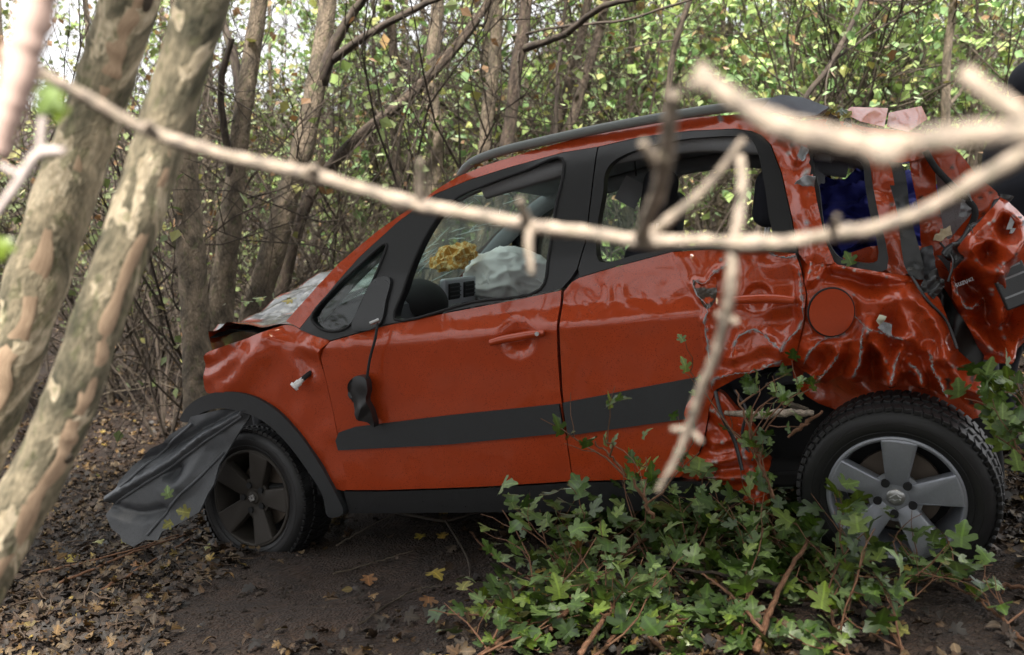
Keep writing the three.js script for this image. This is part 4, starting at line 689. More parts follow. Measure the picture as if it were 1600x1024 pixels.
// ---- roof, windscreen, bonnet as gridded sheets over the width
function grid(nu, nv, fn, uvScale = 1) {
  const P = [], U = [], I = [];
  for (let i = 0; i <= nu; i++) for (let j = 0; j <= nv; j++) { const p = fn(i / nu, j / nv); P.push(p.x, p.y, p.z); U.push(p.x * uvScale, p.z * uvScale); }
  for (let i = 0; i < nu; i++) for (let j = 0; j < nv; j++) { const k = i * (nv + 1) + j; I.push(k, k + 1, k + nv + 1, k + 1, k + nv + 2, k + nv + 1); }
  const g = new THREE.BufferGeometry(); g.setAttribute('position', new THREE.Float32BufferAttribute(P, 3)); g.setAttribute('uv', new THREE.Float32BufferAttribute(U, 2)); g.setIndex(I); g.computeVertexNormals(); return g;
}
const roofEdge = toXY([[716, 277], [760, 259], [840, 234], [920, 212], [1000, 197], [1080, 185], [1150, 181], [1210, 197], [1300, 200], [1400, 214]]);
const roofY = (X) => { let i = 0; while (i < roofEdge.length - 2 && X < roofEdge[i + 1][0]) i++; const [a, b] = [roofEdge[i], roofEdge[i + 1]]; return lerp(a[1], b[1], clamp((X - a[0]) / (b[0] - a[0]), 0, 1)); };
const xF = roofEdge[0][0], xR = roofEdge[roofEdge.length - 1][0];
const roofAt = (u, v, dy) => { const s = (v * 2 - 1), X = lerp(xF + 0.13 * (1 - s * s), xR, u), half = sideS(0, roofY(X)) - 0.012; return V(X, roofY(X) - 0.012 + 0.05 * (1 - s * s) + dy + (X < -0.95 ? crinkle(X, s, 0.05, 4) * sstep(-X, 0.95, 1.3) : 0), s * half); };
mesh('roof', paintAll(grid(46, 26, (u, v) => roofAt(u, v, 0)), RED), paint, car);
mesh('headliner', grid(20, 12, (u, v) => roofAt(u, v, -0.045)), trimGrey, car);
const pillarA = toXY([[447, 506], [716, 282]]);
const screenAt = (u, v, k = 0) => { const s = v * 2 - 1, b = 1 - s * s, lo = V(pillarA[0][0] + 0.14 * b + k, pillarA[0][1] + 0.0 * b, s * 0.70), hi = V(pillarA[1][0] + 0.11 * b + k, pillarA[1][1] + 0.045 * b, s * 0.60); return lo.lerp(hi, u).add(V(0, 0.04 * Math.sin(Math.PI * u) - 0.03 * Math.exp(-(((u - 0.5) * 4) ** 2 + ((s + 0.1) * 2) ** 2)), 0)); };
const screen = mesh('windscreen', grid(24, 24, (u, v) => screenAt(u, v)), crackedGlass, car);
{ // cracks: raised slivers of crushed glass
  const gs = []; const k = mulberry(77);
  for (let i = 0; i < 70; i++) { const u0 = 0.05 + 0.9 * k(), v0 = 0.08 + 0.84 * k(), a = (k() - 0.5) * 1.6 + (k() < 0.4 ? 1.57 : 0), L = 0.04 + 0.13 * k(), p = []; for (let j = 0; j <= 4; j++) p.push(screenAt(clamp(u0 + Math.sin(a) * L * (j / 4 - 0.5) + 0.012 * (k() - 0.5), 0, 1), clamp(v0 + Math.cos(a) * L * (j / 4 - 0.5), 0, 1), -0.004)); gs.push(tube(p, (t) => 0.0022 * Math.sin(Math.PI * clamp(t, 0.1, 0.9)), 4)); }
  mesh('cracks', merged(gs), phys({ color: rgb(0.78, 0.88, 0.86), roughness: 0.5, transmission: 0.3, thickness: 0 }), screen).userData.kind = 'stuff';
}
mesh('windscreen_frame', tube([0, 0.25, 0.5, 0.75, 1].map((v) => screenAt(1, v).add(V(-0.02, -0.01, 0))), 0.03, 8), trimGrey, car);
// bonnet, buckled upward in the middle, its front edge turned down
{
  const at2 = (u, v) => { const s = v * 2 - 1, X = lerp(pillarA[0][0] + 0.02 + 0.12 * (1 - s * s), 1.50 + 0.06 * (1 - s * s), Math.min(1, u / 0.86)), dn = Math.max(0, (u - 0.86) / 0.14), rise = 0.2 * sstep(s, -0.95, 0.75); return V(X - 0.02 * dn, 1.0 + rise + crinkle(X, s * 0.7, 0.05, 4) - 0.13 * dn, s * 0.72); };
  const bg = grid(40, 48, at2), bp = bg.attributes.position, bc = new Float32Array(bp.count * 3); for (let i = 0; i < bp.count; i++) { const x = bp.getX(i), z = bp.getZ(i), u = Math.floor(i / 49) / 40, k = u < 0.84 && z > -0.66 + 0.05 * n2(x * 9, z * 9) && n2(x * 5, z * 5) > -0.62; const q = k ? (n2(x * 14, z * 14) > 0.45 ? PRIMER : BARE) : RED; bc.set([q.r, q.g, q.b], i * 3); } bg.setAttribute('color', new THREE.BufferAttribute(bc, 3));
  const b = mesh('bonnet', bg, paint, car);
  mesh('bonnet_lining', grid(20, 20, (u, v) => at2(u * 0.85, v).add(V(0, -0.03, 0))), black, b);
  const eng = new THREE.Group(); eng.name = 'engine_bay'; car.add(eng);
  const add = (n, w, h, d, x, y, z, m) => { const q = mesh(n, new RoundedBoxGeometry(w, h, d, 2, 0.02), m, eng); q.position.set(x, y, z); };
  add('engine', 0.36, 0.32, 0.7, 1.16, 0.66, 0.05, black); add('battery', 0.18, 0.2, 0.2, 1.2, 0.83, -0.45, trimDark); add('radiator', 0.06, 0.42, 1.15, 1.41, 0.62, 0, trimDark); add('crossbar', 0.05, 0.08, 1.3, 1.45, 0.86, 0, black); add('bulkhead', 0.04, 0.6, 1.4, 0.98, 0.72, 0, black);
}
// roof bars
{
  const line = [[716, 274], [738, 254], [775, 239], [860, 218], [950, 199], [1050, 181], [1130, 169], [1200, 161], [1244, 163]].map(([x, y]) => inCar(x, y, 0.575));
  const bar = mesh('roof_bar', tube(spline(line, 60), (u) => 0.019 * (u < 0.06 ? 0.5 + 8 * u : 1), 10), std({ color: rgb(0.20, 0.215, 0.21), roughness: 0.5, map: rep(grimeTex, 4, 4) }), car);
  const end = sheet(toXY([[1190, 172], [1205, 154], [1222, 149], [1256, 153], [1296, 168], [1276, 181], [1252, 183], [1226, 179]], 0.585), [], 0.02, (X, Y) => V(X, Y, -(0.60 + 0.008 * n2(X * 9, Y * 9))), V(0, 0, 0.05));
  mesh('end_cap', end, std({ color: rgb(0.30, 0.33, 0.39), roughness: 0.6, map: rep(grimeTex, 5, 5) }), bar);
  const far = mesh('roof_bar', bar.geometry, bar.material, car); far.scale.z = -1;
}
// ---- far side of the body
function mirror(name, geo, mat, parent = car) { const g = geo.clone(); g.scale(1, 1, -1); const ix = g.index.array; for (let i = 0; i < ix.length; i += 3) [ix[i], ix[i + 1]] = [ix[i + 1], ix[i]]; g.computeVertexNormals(); return mesh(name, g, mat, parent); }
mirror('side_frame', sideFrame.geometry, paint); const farSur = mirror('window_surround', doorFrame.geometry, gloss); mirror('window_surround', rearFrame.geometry, gloss);
const farDoor = mirror('front_door', door.geometry, paint);
{
  const g = sheet(toXY([[894, 741], [879, 610], [877, 490], [894, 441], [960, 418], [1050, 394], [1243, 396], [1257, 500], [1245, 560], [1180, 600], [1120, 700], [1062, 746]]), [], 0.06, (X, Y) => V(X, Y, sideS(X, Y)), V(0, 0, -0.04), () => RED);
  const farRear = mesh('rear_door', g, paint, car);
  for (const [d, poly] of [[farDoor, [[530, 760], [510, 560], [600, 512], [880, 455], [892, 745]]], [farRear, [[896, 745], [885, 470], [960, 420], [1240, 398], [1250, 520], [1100, 720]]]]) mesh('door_lining', sheet(toXY(poly), [], 0.06, (X, Y) => V(X, Y, sideS(X, Y) - 0.06), null), trimDark, d);
  const q = sheet(toXY([[1246, 398], [1447, 440], [1490, 520], [1540, 600], [1330, 610], [1237, 576]]), [], 0.05, (X, Y) => V(X, Y, sideS(X, Y)), V(0, 0, -0.05), () => RED); mesh('rear_quarter_panel', q, paint, car);
  const fp = sheet(toXY(smooth2(frontHole, true, 2)), [], 0.06, (X, Y) => V(X, Y, sideS(X, Y) - 0.012), null); mesh('window_glass', fp, crackedGlass, farSur);
  // inner pillar trims, grey
  for (const s of [-1, 1]) {
    const k = s < 0 ? 0.10 : 0.075;
    const A = toXY([[455, 505], [530, 420], [620, 342], [700, 290], [745, 272]]).map(([X, Y]) => V(X - 0.035, Y - 0.03, s * (sideS(X, Y) - k))); mesh('pillar_trim', tube(spline(A, 20), s < 0 ? 0.022 : 0.045, 10), trimGrey, car);
    const B = toXY([[893, 470], [905, 360], [912, 240]]).map(([X, Y]) => V(X, Y, s * (sideS(X, Y) - 0.075))); mesh('pillar_trim', tube(spline(B, 12), s < 0 ? 0.032 : 0.042, 10), trimGrey, car);
    const C = toXY([[1270, 420], [1255, 330], [1225, 232]]).map(([X, Y]) => V(X, Y, s * (sideS(X, Y) - 0.085))); mesh('pillar_trim', tube(spline(C, 12), 0.055, 10), trimGrey, car);
    const R = toXY([[745, 284], [840, 256], [960, 226], [1080, 208], [1180, 210], [1300, 222]]).map(([X, Y]) => V(X, Y - 0.03, s * (sideS(X, Y) - 0.07))); mesh('roof_trim', tube(spline(R, 24), 0.04, 8), trimGrey, car);
  }
  const cl = sheet(toXY([[1275, 236], [1390, 250], [1440, 430], [1400, 440], [1290, 410]]), [], 0.04, (X, Y) => V(X, Y, sideS(X, Y) - 0.05), null); 
  const D = toXY([[1400, 250], [1420, 340], [1445, 440]]).map(([X, Y]) => V(X, Y, sideS(X, Y) - 0.03)); mesh('rear_pillar', paintAll(tube(spline(D, 10), 0.06, 8), RED), paint, car);
  const E2 = toXY([[1262, 420], [1300, 300], [1345, 238]]).map(([X, Y]) => V(X, Y, sideS(X, Y) - 0.06)); mesh('pillar_trim', tube(spline(E2, 10), 0.06, 8), trimGrey, car);
}
// ---- floor, wheel wells
{
  const add = (n, w, h, d, x, y, z, m) => { const q = mesh(n, new RoundedBoxGeometry(w, h, d, 2, 0.015), m, car); q.position.set(x, y, z); return q; };
  add('floor_pan', 2.9, 0.06, 1.5, -0.15, 0.27, 0, black); add('wheel_well', 0.9, 0.56, 0.05, 1.18, 0.50, -0.46, black); add('wheel_well', 0.85, 0.62, 0.05, -1.25, 0.50, -0.50, black); add('boot_floor', 0.75, 0.05, 1.3, -1.3, 0.62, 0, trimDark); add('boot_side', 0.62, 0.42, 0.04, -1.28, 0.80, -0.60, trimDark);
  add('front_seat_base', 0.5, 0.16, 0.5, 0.12, 0.52, -0.36, seatCloth); add('front_seat_base', 0.5, 0.16, 0.5, 0.12, 0.52, 0.36, seatCloth); add('rear_bench', 0.46, 0.18, 1.2, -0.72, 0.55, 0, seatCloth);
}
// ---- seats
function seat(name, x, z, tilt, top, w) {
  const t = new THREE.Group(); t.name = name; t.position.set(x, 0.55, z); t.rotation.z = tilt; car.add(t);
  const b = mesh('backrest', new RoundedBoxGeometry(0.12, top - 0.12, w, 4, 0.05), seatCloth, t); b.position.y = (top - 0.12) / 2;
  const h = mesh('headrest', new RoundedBoxGeometry(0.11, 0.22, 0.25, 5, 0.054), seatCloth, t); h.position.y = top + 0.07;
  for (const s of [-0.05, 0.05]) { const p = mesh('headrest_post', new THREE.CylinderGeometry(0.006, 0.006, 0.16, 8), steel, t); p.position.set(0, top - 0.05, s); }
}
seat('front_seat', -0.30, -0.36, 0.26, 0.76, 0.46); seat('front_seat', -0.22, 0.36, 0.24, 0.70, 0.46);
seat('rear_seat', -0.80, -0.38, 0.20, 0.68, 0.50); seat('rear_seat', -0.80, 0.32, 0.20, 0.66, 0.50);
// a garment label hung behind the near front headrest, on its string
{ const p = inCar(985, 300, 0.25), g = new RoundedBoxGeometry(0.10, 0.11, 0.004, 1, 0.002), m = mesh('hanging_tag', g, trimGrey, car); m.position.copy(p); m.rotation.z = 0.6; mesh('tag_cord', tube(spline([inCar(994, 214, 0.25), inCar(992, 245, 0.26), inCar(994, 275, 0.25)], 8), 0.003, 5), black, m.parent); }
// ---- dashboard
{
  const d = new THREE.Group(); d.name = 'dashboard'; car.add(d);
  const sh = new THREE.Shape([[1.06, 0.98], [0.9, 1.03], [0.72, 1.075], [0.63, 1.07], [0.585, 1.02], [0.565, 0.86], [0.64, 0.6], [1.06, 0.6]].map(([x, y]) => new THREE.Vector2(x, y)));
  const g = new THREE.ExtrudeGeometry(sh, { depth: 1.34, bevelEnabled: true, bevelSize: 0.015, bevelThickness: 0.015, bevelSegments: 3 }); g.translate(0, 0, -0.67); mesh('top', g, std({ color: rgb(0.07, 0.075, 0.085), roughness: 0.7 }), d);
  const face = new THREE.Group(); face.name = 'centre_panel'; face.position.set(0.545, 0.985, -0.10); face.rotation.z = 0.13; d.add(face);
  const silver = std({ color: rgb(0.46, 0.48, 0.52), metalness: 0.4, roughness: 0.45 });
  mesh('plate', new RoundedBoxGeometry(0.03, 0.26, 0.36, 3, 0.012), silver, face);
  for (const s of [-0.085, 0.085]) { const v = mesh('vent', new RoundedBoxGeometry(0.02, 0.075, 0.125, 2, 0.008), black, face); v.position.set(-0.012, 0.07, s); for (let k = -1; k <= 1; k++) { const l = mesh('vent_slat', new THREE.BoxGeometry(0.006, 0.005, 0.115), trimDark, face); l.position.set(-0.024, 0.07 + k * 0.02, s); } }
  const r = mesh('radio_slot', new RoundedBoxGeometry(0.02, 0.1, 0.2, 2, 0.008), black, face); r.position.set(-0.012, -0.04, 0);
  const hood = new THREE.SphereGeometry(1, 28, 18, 0, Math.PI * 2, 0, Math.PI * 0.55); hood.scale(0.13, 0.115, 0.19); const hd = mesh('instrument_hood', hood, black, d); hd.position.set(0.62, 1.015, -0.38); hd.rotation.z = 0.3;
  const sw = new THREE.Group(); sw.name = 'steering_wheel'; sw.position.set(0.50, 0.83, -0.38); sw.rotation.set(0, Math.PI / 2, 0); car.add(sw);
  const rimm = mesh('wheel_rim', new THREE.TorusGeometry(0.175, 0.016, 12, 48), std({ color: rgb(0.02, 0.02, 0.022), roughness: 0.5 }), sw); rimm.rotation.x = -0.45;
  const hub = mesh('hub', new THREE.SphereGeometry(0.07, 20, 14), black, sw); hub.scale.set(1, 0.8, 0.5);
  for (const a of [0.1, 3.04, 4.71]) { const s = mesh('wheel_spoke', new RoundedBoxGeometry(0.15, 0.03, 0.02, 2, 0.008), silver, sw); s.position.set(Math.cos(a) * 0.1, Math.sin(a) * 0.09, Math.sin(a) * 0.05); s.rotation.z = a; }
}
// ---- airbags
function crumpled(r, sx, sy, sz, amp, f, seed, detail = 30) {
  const g = mergeVertices(new THREE.IcosahedronGeometry(1, detail).deleteAttribute('uv').deleteAttribute('normal')), p = g.attributes.position, v = V(0, 0, 0);
  for (let i = 0; i < p.count; i++) { v.fromBufferAttribute(p, i); const k = 1 + amp * (0.7 - 1.3 * Math.abs(n3(v.x * f + seed, v.y * f, v.z * f)) - 0.5 * Math.abs(n3(v.x * f * 2.1 + v.y, v.y * f * 2.1 + seed, v.z * f * 2.1))); v.multiplyScalar(k); p.setXYZ(i, v.x * sx * r, v.y * sy * r, v.z * sz * r); }
  g.computeVertexNormals(); return g;
}
{
  const bag = phys({ color: rgb(0.9, 0.9, 0.89), roughness: 0.7 });
  const a = mesh('airbag', crumpled(0.235, 1.0, 0.7, 1.0, 0.13, 1.1, 3), bag, car); a.position.copy(inCar(800, 440, -0.34)); a.rotation.z = 0.3;
  const b = mesh('airbag', crumpled(0.16, 0.7, 0.75, 1.0, 0.2, 1.4, 9), bag, car); b.position.copy(inCar(782, 448, -0.28));
  const c = mesh('airbag', crumpled(0.1, 0.8, 0.8, 0.8, 0.2, 1.4, 5), bag, car); c.position.copy(inCar(822, 452, -0.35));
}
function crushedPaper(r, sx, sy, sz, amp, seed) { // stiff cloth crushed into flat faces
  const k = mulberry(seed), g = mergeVertices(new THREE.IcosahedronGeometry(1, 5).deleteAttribute('uv').deleteAttribute('normal')), p = g.attributes.position, v = V(0, 0, 0);
  for (let i = 0; i < p.count; i++) { v.fromBufferAttribute(p, i); v.multiplyScalar(1 + amp * (k() - 0.5) + 0.3 * n3(v.x * 1.2 + seed, v.y * 1.2, v.z * 1.2)); p.setXYZ(i, v.x * r * sx, v.y * r * sy, v.z * r * sz); }
  g.setAttribute('uv', new THREE.Float32BufferAttribute(Array.from({ length: p.count }, (_, i) => [p.getX(i) * 5, p.getZ(i) * 5]).flat(), 2));
  return toCreasedNormals(g, 0.35);
}
// ---- wheels
function wheelParts(parent, name, pos, R, rimMat, spin, tread, lip) {
  const w = new THREE.Group(); w.name = name; w.position.copy(pos); parent.add(w); // the axis of the wheel is its z, outer face at -z
  const Ro = R, Rr = 0.212, Wd = 0.195;
  const prof = [[Rr - 0.012, -Wd / 2 + 0.012], [Rr + 0.004, -Wd / 2 + 0.002], [Rr + 0.03, -Wd / 2 - 0.008], [Rr + 0.06, -Wd / 2 - 0.010], [Ro - 0.022, -Wd / 2 + 0.004], [Ro - 0.010, -Wd / 2 + 0.018], [Ro - 0.006, -Wd / 2 + 0.05], [Ro - 0.005, 0], [Ro - 0.006, Wd / 2 - 0.05], [Ro - 0.010, Wd / 2 - 0.018], [Ro - 0.03, Wd / 2], [Rr, Wd / 2 - 0.01]].map(([r, z]) => new THREE.Vector2(r, z));
  const tg = new THREE.LatheGeometry(prof, 96); tg.rotateX(Math.PI / 2);
  const tyre = mesh('tyre', tg, rubber, w);
  const rings = [[Rr + 0.022, 0.0016], [Rr + 0.05, 0.0012]].map(([r, t]) => { const q = new THREE.TorusGeometry(r, t, 6, 96); q.translate(0, 0, -Wd / 2 - 0.0095); return q; }); mesh('sidewall_ring', merged(rings), rubber, tyre);
  const blocks = [], n = 66;
  for (let k = 0; k < n; k++) for (const [z, sw, sk] of [[-0.078, 0.042, 0.25], [-0.028, 0.036, -0.3], [0.028, 0.036, 0.3], [0.078, 0.042, -0.25]]) { const b = new RoundedBoxGeometry(0.0225, 0.014, sw, 1, 0.002); b.rotateY(sk); b.translate(0, Ro - 0.006 - (Math.abs(z) > 0.05 ? 0.006 : 0), z); b.rotateZ((k + (z > 0 ? 0.5 : 0)) / n * Math.PI * 2); blocks.push(b); }
  mesh('tread', merged(blocks), rubber, tyre).userData.kind = 'stuff';
  const rim = new THREE.Group(); rim.name = 'rim'; rim.rotation.z = spin; w.add(rim);
  const bp = [[Rr + 0.004, -0.092], [Rr + 0.003, -0.1], [Rr - 0.006, -0.102], [Rr - 0.013, -0.095], [Rr - 0.016, -0.06], [Rr - 0.03, 0.0], [Rr - 0.035, 0.09]].map(([r, z]) => new THREE.Vector2(r, z));
  const bg = new THREE.LatheGeometry(bp, 72); bg.rotateX(Math.PI / 2); mesh('rim_barrel', bg, lip, rim);
  for (let k = 0; k < 5; k++) {
    const s = new THREE.Shape(); s.moveTo(-0.026, 0.045); s.lineTo(-0.034, 0.09); s.lineTo(-0.050, Rr - 0.016); s.quadraticCurveTo(0, Rr - 0.004, 0.050, Rr - 0.016); s.lineTo(0.034, 0.09); s.lineTo(0.026, 0.045); s.closePath();
    const g = new THREE.ExtrudeGeometry(s, { depth: 0.028, bevelEnabled: true, bevelSize: 0.006, bevelThickness: 0.008, bevelSegments: 2, curveSegments: 10 }), p = g.attributes.position;
    for (let i = 0; i < p.count; i++) { const y = p.getY(i), dish = -0.018 * sstep(y, 0.05, 0.19) + (y < 0.1 ? 0.012 * (1 - y / 0.1) : 0); p.setZ(i, p.getZ(i) + dish); } g.computeVertexNormals();
    g.translate(0, 0, -0.078); g.rotateZ(k / 5 * Math.PI * 2); mesh('spoke', toCreasedNormals(g, 0.6), rimMat, rim);
    const rib = new RoundedBoxGeometry(0.012, 0.10, 0.02, 1, 0.004); rib.translate(0, 0.13, -0.052); rib.rotateZ((k + 0.24) / 5 * Math.PI * 2); 
    const hole = new THREE.CylinderGeometry(0.0135, 0.0135, 0.012, 20); hole.rotateX(Math.PI / 2); hole.translate(0, 0.057, -0.0835); hole.rotateZ((k + 0.5) / 5 * Math.PI * 2); mesh('lug_hole', hole, black, rim);
  }
  const hubDisc = new THREE.CylinderGeometry(0.078, 0.085, 0.03, 40); hubDisc.rotateX(Math.PI / 2); hubDisc.translate(0, 0, -0.062); mesh('hub', hubDisc, rimMat, rim);
  const cap = new THREE.SphereGeometry(0.030, 24, 12, 0, Math.PI * 2, 0, Math.PI / 2); cap.rotateX(-Math.PI / 2); cap.scale(1, 1, 0.4); cap.translate(0, 0, -0.077); const cm = mesh('hub_cap', cap, rimMat === alloy ? steel : rimMat, rim);
  const em = emblem(0.034); em.translate(0, 0, -0.0905); const e = mesh('emblem', em, steel, rim);
  const disc = new THREE.CylinderGeometry(0.14, 0.14, 0.02, 48); disc.rotateX(Math.PI / 2); disc.translate(0, 0, 0.0); mesh('brake_disc', disc, brakeIron, w);
  const back = new THREE.CylinderGeometry(0.175, 0.175, 0.012, 40); back.rotateX(Math.PI / 2); back.translate(0, 0, 0.05); mesh('backing_plate', back, black, w);
  return w;
}
function emblem(s) { // angular S of two hooked strokes, as on hub caps and tailgate
  const k = [[-0.5, -0.18], [-0.1, -0.5], [0.5, -0.02], [0.14, 0.0], [-0.08, -0.14], [-0.2, -0.06], [0.3, 0.34]].map(([x, y]) => new THREE.Vector2(x * s, y * s));
  const A = new THREE.Shape([[-0.5, 0.06], [0.06, 0.5], [0.5, 0.2], [0.26, 0.04], [0.05, 0.18], [-0.3, -0.08]].map(([x, y]) => new THREE.Vector2(x * s, y * s))), B = new THREE.Shape([[0.5, -0.06], [-0.06, -0.5], [-0.5, -0.2], [-0.26, -0.04], [-0.05, -0.18], [0.3, 0.08]].map(([x, y]) => new THREE.Vector2(x * s, y * s)));
  const g = new THREE.ExtrudeGeometry([A, B], { depth: 0.004, bevelEnabled: true, bevelSize: 0.0008, bevelThickness: 0.0008, bevelSegments: 1 }); g.rotateY(Math.PI); return g;
}
const rearWheel = wheelParts(car, 'rear_wheel', inCar(1403, 763, 0.87), 0.318, alloy, 0, true, alloy);
rearWheel.rotation.set(-0.14, -0.10, 0); rearWheel.children.find((c) => c.name === 'rim').rotation.z = 0.14;
const frontWheel = wheelParts(car, 'front_wheel', inCar(416, 772, 0.69), 0.312, alloyMud, 0.35, true, alloyMud);
frontWheel.rotation.set(0.05, -0.12, 0);
// ---- torn wheel arch liner hanging to the ground
{
  const S = (X, Y) => 0.86 + 0.18 * clamp((X - 1.35) / 0.7, 0, 1) + 0.1 * clamp((0.5 - Y) / 0.4, 0, 1);
  const f = foldField([[[[390, 636], [330, 675], [260, 725], [168, 780]], 0.035, 0.03, 0], [[[372, 642], [300, 680], [220, 722]], -0.03, 0.025, 0], [[[258, 742], [275, 735], [268, 745]], -0.03, 0.03, 0], [[[330, 690], [300, 740], [262, 770]], 0.02, 0.08, 0], [[[163, 790], [210, 805], [250, 800]], -0.03, 0.04, 0]], S);
  const linerField = (X, Y) => [f(X, Y)[0] * 1.2 + crinkle(X, Y, 0.028, 2.6), 0];
  const liner = bodyPanel('wheel_arch_liner', [[395, 640], [345, 640], [296, 652], [290, 664], [262, 680], [250, 694], [232, 702], [185, 752], [181, 764], [166, 775], [168, 790], [162, 806], [170, 828], [183, 838], [186, 848], [203, 857], [222, 846], [243, 846], [250, 832], [266, 826], [312, 800], [324, 776], [336, 756], [344, 726], [360, 700], [380, 665]], [], { S, sharp: 1, mat: std({ color: rgb(0.085, 0.09, 0.10), map: rep(grimeTex, 2, 2), roughness: 0.75, roughnessMap: rep(grimeRough, 3, 3), side: THREE.DoubleSide }), plain: 1, h: 0.011, rim: 0.012, field: linerField });
  for (const rib of [[[380, 650], [330, 686], [262, 732], [176, 788]], [[352, 706], [318, 742], [276, 780], [226, 838]], [[300, 662], [250, 704], [192, 760]]]) mesh('stiffening_rib', tube(spline(toXY(smooth2(rib, false, 5), S).map(([X, Y]) => V(X, Y, -(S(X, Y) + linerField(X, Y)[0] + 0.002))), 30), 0.007, 8), liner.material, liner);
  for (const [x, y, s, a, m] of [[264, 778, 0.055, 0.3, GREEN[2]], [296, 802, 0.06, 1.4, YELLOW[3]], [268, 816, 0.045, 2.2, YELLOW[3]]]) { const p = inCar(x, y, S(1.6, 0.3) + 0.05).applyMatrix4(carMatrix), l = mesh('fallen_leaf', LEAF[0], m); l.position.copy(p); l.rotation.set(1.1, a, 0.2); l.scale.setScalar(s); tag(l, m === GREEN[2] ? 'small green leaf stuck to the grey wheel arch liner' : 'yellowish leaf at the lower edge of the grey liner', 'leaf', m === GREEN[2] ? null : 'leaves on the liner'); }
}
// ---- lettering and emblem on the tailgate
const chrome = std({ color: rgb(0.32, 0.32, 0.33), metalness: 0.9, roughness: 0.4 });
const font = await new FontLoader().loadAsync('fonts/droid/droid_sans_bold.typeface.json');
{
  const g = new TextGeometry('SUZUKI', { font, size: 0.012, depth: 0.003, curveSegments: 3 }); g.computeBoundingBox(); g.translate(-g.boundingBox.max.x / 2, 0, 0); g.rotateY(Math.PI);
  const m = mesh('lettering', g, chrome, lower); m.position.copy(inCar(1508, 444, 0.86)); m.rotation.set(0.1, 0.15, -0.32);
  const e = mesh('emblem', emblem(0.06), chrome, lower); e.position.copy(inCar(1587, 352, 0.875)); e.rotation.set(0.2, 0.1, -0.5);
}
// ================================================================ things in and on the car
{
  const y = mesh('crumpled_cloth', crushedPaper(0.092, 1.1, 0.6, 1.0, 0.34, 14), std({ color: rgb(0.78, 0.68, 0.46), map: rep(noiseTex(128, (u, v) => { const k = fbm(u, v, 5, 4, 61) > 0.05 ? 1 : 0.55; return k > 0.8 ? [1, 0.97, 0.84] : [0.86, 0.66, 0.34]; }, true), 2, 2), roughness: 0.9 }));
  y.position.copy(inCar(709, 402, -0.12).applyMatrix4(carMatrix)); y.rotation.set(0.2, 0.5, 0.3); tag(y, 'crumpled mustard-yellow cloth on the dashboard behind the windscreen', 'cloth');
  const b = mesh('blue_blanket', crumpled(0.26, 1.1, 0.75, 1.15, 0.3, 1.6, 21), std({ color: rgb(0.012, 0.016, 0.17), roughness: 0.85 }));
  b.position.copy(inCar(1360, 350, 0.05).applyMatrix4(carMatrix)); b.rotation.set(0.1, -0.36, 0.1); tag(b, 'dark blue bundled blanket in the boot of the wrecked car', 'blanket');
}
const leafy = (name, label, m, pos, rot, s, group) => { const l = mesh(name, pick(LEAF), m); l.position.copy(pos); l.rotation.set(...rot); l.scale.setScalar(s); return tag(l, label, 'leaf', group); };
for (let k = 0; k < 26; k++) { const u = rnd(), [x, y] = [lerp(735, 850, u), lerp(262, 234, u)]; leafy('roof_leaf', 'small wet leaf lying between roof and roof bar', pick([GREEN[4], YELLOW[3], YELLOW[0], GREEN[1]]), inCar(x + rr(-4, 4), y - rr(0, 6), rr(0.5, 0.59)).applyMatrix4(carMatrix), [rr(-0.5, 0.9), rr(0, 6), rr(-0.5, 0.5)], rr(0.025, 0.05), 'leaves caught along the roof bar'); }
for (let k = 0; k < 12; k++) leafy('roof_leaf', 'small yellowed leaf caught in the torn rear roof edge', pick([YELLOW[1], YELLOW[3], GREEN[3]]), inCar(1290 + rr(-20, 34), 180 + rr(-8, 8), rr(0.5, 0.6)).applyMatrix4(carMatrix), [rr(-0.5, 1.2), rr(0, 6), rr(-0.5, 0.5)], rr(0.025, 0.045), 'leaves in the torn roof edge');
for (let k = 0; k < 9; k++) leafy('bonnet_leaf', 'small yellow-green leaf lying on the buckled bonnet', pick([GREEN[4], YELLOW[3], YELLOW[0]]), V(rr(1.2, 1.46), 1.09 + rr(0, 0.03), rr(-0.5, 0)).applyMatrix4(carMatrix), [rr(-0.2, 0.4), rr(0, 6), 0], rr(0.03, 0.06), 'leaves on the bonnet');
leafy('stuck_leaf', 'single green leaf on the lower edge of the broken rear side window', GREEN[1], inCar(1331, 414, 0.86).applyMatrix4(carMatrix), [1.3, 0.4, 0.2], 0.05);

